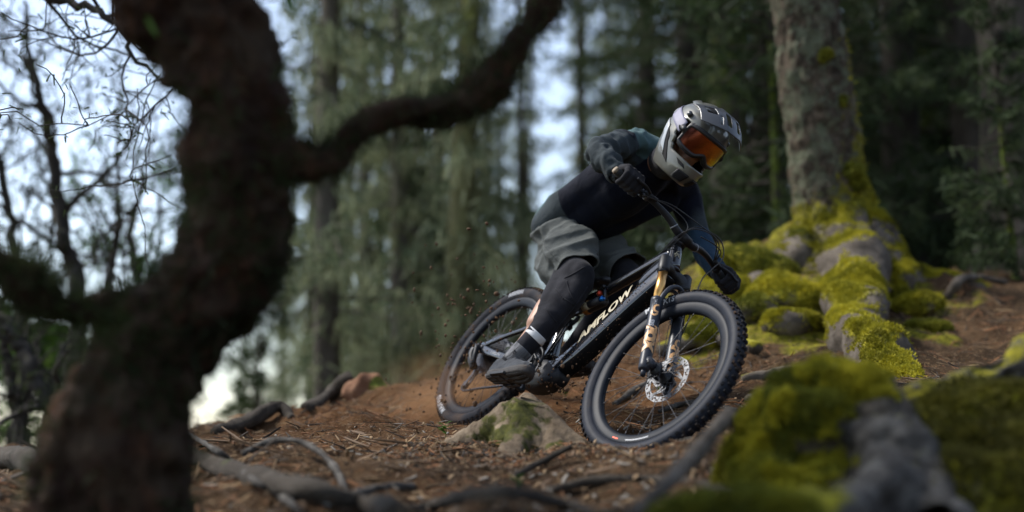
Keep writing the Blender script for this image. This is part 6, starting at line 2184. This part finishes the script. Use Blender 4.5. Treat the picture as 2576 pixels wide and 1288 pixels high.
# ---------------------------------------------------------------- fallen branches and bare roots
for nm, lb, ct, mat, rows, kw in [
    ('fallen_branch', 'thin grey fallen branch crossing the bottom left corner', 'branch', M_grey, [(452, 1098, .009, .03), (520, 1140, .009, .02), (585, 1185, .009, .02), (640, 1235, .009, .02), (700, 1268, .008, .02), (760, 1310, .008, .01)], {}),
    ('fallen_log', 'thick dark bark covered log under the thin grey branch', 'log', M_rootdark, [(440, 1150, .030, 0), (560, 1195, .030, 0), (680, 1235, .030, 0), (800, 1262, .030, 0), (920, 1290, .028, 0), (1000, 1320, .026, 0)], dict(moss=upmoss(.08, .4, 9))),
    ('fallen_branch', 'arched grey dead branch on the brown needles', 'branch', M_grey, [(610, 1148, .008, 0), (680, 1140, .010, .03), (750, 1148, .010, .04), (810, 1178, .009, .035), (850, 1214, .009, .02), (872, 1245, .008, -.01)], {}),
    ('fallen_branch', 'short grey branch lying at the bottom left centre', 'branch', M_grey, [(870, 1262, .012, 0), (950, 1246, .014, .01), (1040, 1240, .013, .01)], {}),
    ('fallen_branch', 'stout pale stick slanting up beside the front tyre', 'branch', M_root, [(1580, 1300, 2.45, .012), (1680, 1215, 2.75, .015), (1760, 1130, 3.0, .018), (1835, 1042, 3.25, .022)], {'wp': 1}),
    ('exposed_root', 'dark root arching across the bottom centre', 'root', M_rootdark, [(960, 1316, .012, 0), (1080, 1292, .014, .01), (1260, 1272, .016, .015), (1420, 1286, .014, .005), (1540, 1318, .012, 0)], {}),
    ('exposed_root', 'dark root running to the right under the slanting stick', 'root', M_rootdark, [(1380, 1240, .010, 0), (1520, 1222, .013, .006), (1680, 1225, .015, .006), (1850, 1250, .015, -.004), (1950, 1270, .014, 0)], {}),
    ('exposed_root', 'grey root at the left edge beside the dark trunk', 'root', M_rootdark, [(-60, 1176, .045, 0), (20, 1182, .048, .02), (90, 1200, .045, .01), (170, 1225, .04, 0)], dict(moss=upmoss(.02, .3, 6))),
    ('exposed_root', 'dark root humped on the crest at the left end of the trail', 'root', M_rootdark, [(540, 1096, .025, 0), (610, 1084, .03, .01), (660, 1066, .036, .03), (705, 1052, .034, .03), (735, 1052, .025, -.02)], {}),
    ('exposed_root', 'dark root leaning against the small crest stump', 'root', M_rootdark, [(770, 1040, .03, .0), (830, 1012, .036, .02), (868, 996, .038, .06), (884, 994, .036, .08)], {}),
    ('fallen_log', 'mossy grey log lying behind the front wheel', 'log', M_root, [(1660, 905, .035, .02), (1740, 890, .045, .03), (1820, 884, .045, .03), (1900, 898, .04, .01)], dict(moss=upmoss(.5, .6, 5))),
    ('exposed_root', 'upper thin root right of the front tyre', 'root', M_root, [(1868, 965, .020, 0), (1940, 955, .024, .01), (2020, 945, .024, .01), (2100, 915, .02, 0)], dict(moss=upmoss(.1, .4, 6))),
    ('exposed_root', 'lower thin root right of the front tyre', 'root', M_root, [(1880, 1010, .014, 0), (1950, 995, .018, .01), (2030, 985, .016, 0)], dict(moss=upmoss(.1, .4, 6))),
    ('fallen_branch', 'grey stick seen through the spokes of the front wheel', 'branch', M_grey, [(1545, 1022, .012, .0), (1600, 990, .014, .01), (1660, 955, .013, .01)], {}),
    ('fallen_branch', 'pale branch lying at the mossy slope seen through the front wheel', 'branch', M_grey, [(1655, 1040, .012, 0), (1740, 1025, .013, .01), (1850, 1040, .012, 0)], {}),
    ('fallen_branch', 'dark stick leaning off the stump towards the front tyre', 'branch', M_rootdark, [(1290, 1205, .009, 0), (1370, 1188, .010, .03), (1440, 1170, .010, .05)], {}),
    ('exposed_root', 'tangled grey rootlet on the right slope below the dark forest', 'root', M_root, [(2380, 760, .03, .0), (2420, 735, .025, .06), (2470, 720, .022, .04), (2530, 716, .02, 0)], {}),
]:
    mo_ = kw.get('moss', lambda V, n: .1 + .3 * fbm(V * 8, 3))
    o = root(rows, nm, mat, None, 60, 14, .12, len(lb), mo_, 0, path=wp_path(rows, 60) if 'wp' in kw else None, rgh=.010 if rows[1][2] < .02 or 'wp' in kw else .022)
    tag(o, lb, ct, 'dead branches and roots on the forest floor')

# ---------------------------------------------------------------- litter: needles, twigs, chips
def sticks(n, xr, yr, lr, rr_, mats, seed, name, label, flat=1.0, lift=.004, dens=None, up=.18):
    g = np.random.default_rng(seed)
    x = g.uniform(*xr, n * 3); y = g.uniform(*yr, n * 3)
    keep = np.abs(x) < .46 * y + .3
    if dens is not None: keep &= g.random(n * 3) < dens(x, y)
    x, y = x[keep][:n], y[keep][:n]; n = len(x)
    z = gz(x, y)
    az = g.uniform(0, 2 * np.pi, n); L = g.uniform(*lr, n) * g.uniform(.5, 1, n)
    e = .05; sx = (gz(x + e, y) - z) / e; sy = (gz(x, y + e) - z) / e
    d = np.stack([np.cos(az), np.sin(az), np.cos(az) * sx + np.sin(az) * sy + g.normal(0, up, n)], 1); d /= np.linalg.norm(d, axis=1)[:, None]
    nrm = np.stack([-sx, -sy, np.ones(n)], 1); nrm /= np.linalg.norm(nrm, axis=1)[:, None]
    s = np.cross(d, nrm); s /= np.linalg.norm(s, axis=1)[:, None]; u = np.cross(s, d)
    r = g.uniform(*rr_, n)
    c = np.stack([x, y, z], 1) + nrm * (r + lift * g.random(n))[:, None]
    bend = g.normal(0, .12, n) * L
    V = []
    for t, k_ in ((-.5, .7), (0, 1), (.5, .6)):
        ctr = c + d * (L * t)[:, None] + s * (bend * (1 - 4 * t * t))[:, None]
        for a in range(3):
            an = a * 2 * np.pi / 3
            V.append(ctr + (s * math.cos(an) + u * math.sin(an) * flat) * (r * k_)[:, None])
    V = np.stack(V, 1)                                     # n, 9, 3
    fq = np.array([(0, 1, 4, 3), (1, 2, 5, 4), (2, 0, 3, 5), (3, 4, 7, 6), (4, 5, 8, 7), (5, 3, 6, 8)])
    Q = (np.arange(n)[:, None, None] * 9 + fq[None]).reshape(-1, 4)
    me = bpy.data.meshes.new(name)
    me.vertices.add(n * 9); me.vertices.foreach_set('co', V.reshape(-1))
    me.loops.add(len(Q) * 4); me.loops.foreach_set('vertex_index', Q.ravel())
    me.polygons.add(len(Q)); me.polygons.foreach_set('loop_start', np.arange(0, len(Q) * 4, 4)); me.polygons.foreach_set('loop_total', np.full(len(Q), 4))
    me.polygons.foreach_set('material_index', np.repeat(g.integers(0, len(mats), n), 6).astype(np.int32))
    for m in mats: me.materials.append(m)
    me.update()
    return tag(link(name, me), label, kind='stuff')


ML = [PM('litter_%s' % nm, [(.3, c), (.7, tuple(x * 1.5 for x in c))], 12, 3, .9) for nm, c in (('tan', (.19, .125, .065)), ('brown', (.085, .052, .028)), ('grey', (.14, .125, .105)), ('dark', (.03, .022, .016)), ('rust', (.17, .075, .030)))]
sticks(38000, (-2.6, 3.2), (1.6, 8.8), (.02, .07), (.0008, .0018), [ML[0], ML[1], ML[3], ML[4]], 61, 'needle_litter', 'fallen needles over the forest floor')
sticks(5000, (-2.4, 3.0), (1.4, 8.0), (.05, .20), (.0016, .0042), [ML[1], ML[4], ML[3], ML[0]], 62, 'twig_litter', 'small twigs strewn over the forest floor', dens=lambda x, y: .25 + .75 * (fbm(np.stack([x, y, 0 * x], 1) * 1.1, 3) > 0))
sticks(2600, (-1.6, 2.2), (1.5, 5.2), (.012, .05), (.004, .010), [ML[0], ML[2], ML[1]], 63, 'bark_chips', 'pale bark chips in front of the tyre', flat=.35, up=.3, dens=lambda x, y: np.exp(-((x - .3) / .9) ** 2) * np.clip(1.2 - abs(y - 3.2) / 2.2, .1, 1))
sticks(300, (-2.0, 2.4), (1.5, 5.0), (.12, .42), (.003, .007), [ML[1], ML[3], ML[1]], 64, 'stick_litter', 'dead sticks strewn across the foreground', up=.12, dens=lambda x, y: .3 + .7 * (fbm(np.stack([x, y, 0 * x + 4], 1) * 1.4, 3) > .02))

_sx, _sy = P(1340, 1150, 4.4).x, P(1340, 1150, 4.4).y
sticks(2600, (_sx - .45, _sx + .5), (_sy - .45, _sy + .25), (.015, .06), (.0012, .005), [ML[0], ML[1], ML[4], ML[3]], 65, 'stump_litter', 'needles and crumbs of wood banked round the stump', flat=.6, lift=.02, up=.3)
# moss growing on the slope under the big spruce
g_ = ground.data
_sel = np.array([1.75, 8.0])
def gmoss(V, n):
    f = np.exp(-(((V[:, 0] - 1.75) / 1.0) ** 2 + ((V[:, 1] - 8.0) / 1.5) ** 2)) + .8 * np.exp(-(((V[:, 0] - 1.25) / .55) ** 2 + ((V[:, 1] - 6.7) / .8) ** 2))
    return np.clip((f * 1.15 - .32 + 1.7 * fbm(V * [3.1, 3.1, 0] + 4, 5) - .35) * 3, 0, 1)
t_ = tufts(ground, 52000, .024, .0042, [M_mossy], None, gmoss, 15, 'moss_carpet'); tag(t_, 'yellow green moss covering the slope below the big spruce', kind='stuff')
# moss hummocks on that slope
for k_, (x, y, r, hl) in enumerate([(1900, 690, .20, 'largest moss hummock, high on the slope left of the big spruce'), (1840, 730, .17, 'moss hummock just above the left glove of the rider'), (1960, 760, .17, 'moss hummock against the left root of the big spruce'), (1905, 800, .15, 'moss hummock right of the front tyre top'),
                                    (1985, 815, .12, 'lowest moss hummock between front tyre and big root'), (1800, 790, .15, 'moss hummock seen under the left glove'), (1760, 850, .13, 'moss hummock seen through the upper front wheel'), (1850, 685, .14, 'moss hummock on the skyline left of the big spruce'), (2300, 780, .13, 'moss hummock in the crook of the right root'), (2340, 830, .10, 'small moss hummock below the right root')]):
    q = G(x, y); e = empty('moss_hummock', q, hl, 'moss mound', 'moss hummocks round the big spruce')
    mb = MB(); V, F = sphere(A(q), (r * 1.25, r * 1.1, r * .62), 30, 18); mb.add(V, F); o = mb.obj('cushion', M_root); rough(o, r * .8, 5, 4, k_); moss_attr(o, lambda V, n: np.clip(.72 + .8 * fbm(V * 4 + 8, 3), 0, 1)); local(o, e)
    t_ = tufts(o, 6000, .020, .004, M_mossy if k_ % 3 else M_mossg, None, lambda V, n: np.clip(n[:, 2] + .6, 0, 1) * np.clip(1 + 2.2 * fbm(V * 4 + 8, 3), 0, 1), 80 + k_); local(t_, e)
# little green plants
def sprig(px_, py_, h, n, label):
    q = G(px_, py_); e = empty('seedling', q, label, 'plant', 'small green plants on the forest floor')
    g = np.random.default_rng(int(px_))
    m = MB(); V, F = tube([A(q), A(q) + [.004, 0, h * .6], A(q) + [0, .004, h]], [.0015, .0012, .0008], 5); m.add(V, F); local(m.obj('stem', M_fresh), e)
    for i in range(n):
        z = h * (.4 + .6 * i / n); a = g.uniform(0, 6.28); d = Vector((math.cos(a), math.sin(a), .35)) * h * .45
        b_ = q + Vector((0, 0, z)); leaf_obj((b_, b_ + d * .5 + Vector((0, 0, h * .06)), b_ + d), h * .13, 'leaf', M_fresh, e)
for x, y, h, lb in ((1120, 1110, .07, 'tiny green seedling on the needles left of the stump'), (1190, 1120, .06, 'tiny green seedling close to the stump root'), (1660, 1000, .05, 'small green seedling seen through the front wheel'), (1420, 1010, .05, 'small green sprig behind the motor of the bicycle'), (1300, 1245, .05, 'blurred green sprig at the bottom centre')):
    sprig(x, y, h, 7, lb)

# dirt thrown up by the rear wheel
g = np.random.default_rng(91); mb = MB()
for k_ in range(330):
    if k_ < 190:
        x, y, d = g.normal(1190, 75), g.normal(830, 95), g.uniform(5.2, 6.0)
    elif k_ < 260:
        x, y, d = g.normal(1420, 60), g.normal(960, 45), g.uniform(4.9, 5.4)
    else:
        x, y, d = g.normal(1130, 60), g.normal(1000, 40), g.uniform(5.4, 6.0)
    r = g.uniform(.0028, .0070) * (1.5 if g.random() < .15 else 1)
    V, F = sphere((0, 0, 0), r * g.uniform(.6, 1.4, 3), 7, 5)
    mb.add(V * (1 + .4 * (g.random((len(V), 1)) - .5)) + A(P(x, y, d)), F)
tag(mb.obj('flying_dirt', M_mud), 'clods of soil flung up by the rear wheel', kind='stuff')

# the dust behind that wheel
dq, dnt, db = nodes('red_brown_dust')
dnt.nodes.remove(db)
pv = dnt.nodes.new('ShaderNodeVolumePrincipled'); pv.inputs['Color'].default_value = (.62, .34, .17, 1); pv.inputs['Anisotropy'].default_value = .2
tcd = dnt.nodes.new('ShaderNodeTexCoord')
vl = N(dnt, 'ShaderNodeVectorMath', operation='LENGTH'); dnt.links.new(tcd.outputs['Object'], vl.inputs[0])
mrd = N(dnt, 'ShaderNodeMapRange'); mrd.inputs['From Min'].default_value = 1.0; mrd.inputs['From Max'].default_value = .1; mrd.inputs['To Max'].default_value = 1
dnt.links.new(vl.outputs['Value'], mrd.inputs['Value'])
nd = N(dnt, 'ShaderNodeTexNoise'); nd.inputs['Scale'].default_value = 2.2; nd.inputs['Detail'].default_value = 4; dnt.links.new(tcd.outputs['Object'], nd.inputs['Vector'])
nm = N(dnt, 'ShaderNodeMapRange'); nm.inputs['From Min'].default_value = .38; nm.inputs['From Max'].default_value = .70; nm.inputs['To Max'].default_value = 8.0
dnt.links.new(nd.outputs['Fac'], nm.inputs['Value'])
mu = N(dnt, 'ShaderNodeMath', operation='MULTIPLY'); sq = N(dnt, 'ShaderNodeMath', operation='POWER'); sq.inputs[1].default_value = 2.2; dnt.links.new(mrd.outputs[0], sq.inputs[0]); dnt.links.new(sq.outputs[0], mu.inputs[0]); dnt.links.new(nm.outputs[0], mu.inputs[1])
dnt.links.new(mu.outputs[0], pv.inputs['Density']); dnt.links.new(pv.outputs[0], dnt.nodes['Material Output'].inputs['Volume'])
mb = MB(); V, F = sphere((0, 0, 0), 1.0, 24, 14); mb.add(V, F); dust = mb.obj('dust_cloud', dq)
dust.location = P(1165, 1005, 5.85); dust.scale = (.50, .6, .28); dust.rotation_euler = (0, .12, 0)
tag(dust, 'red brown dust hanging behind the rear wheel', kind='stuff')
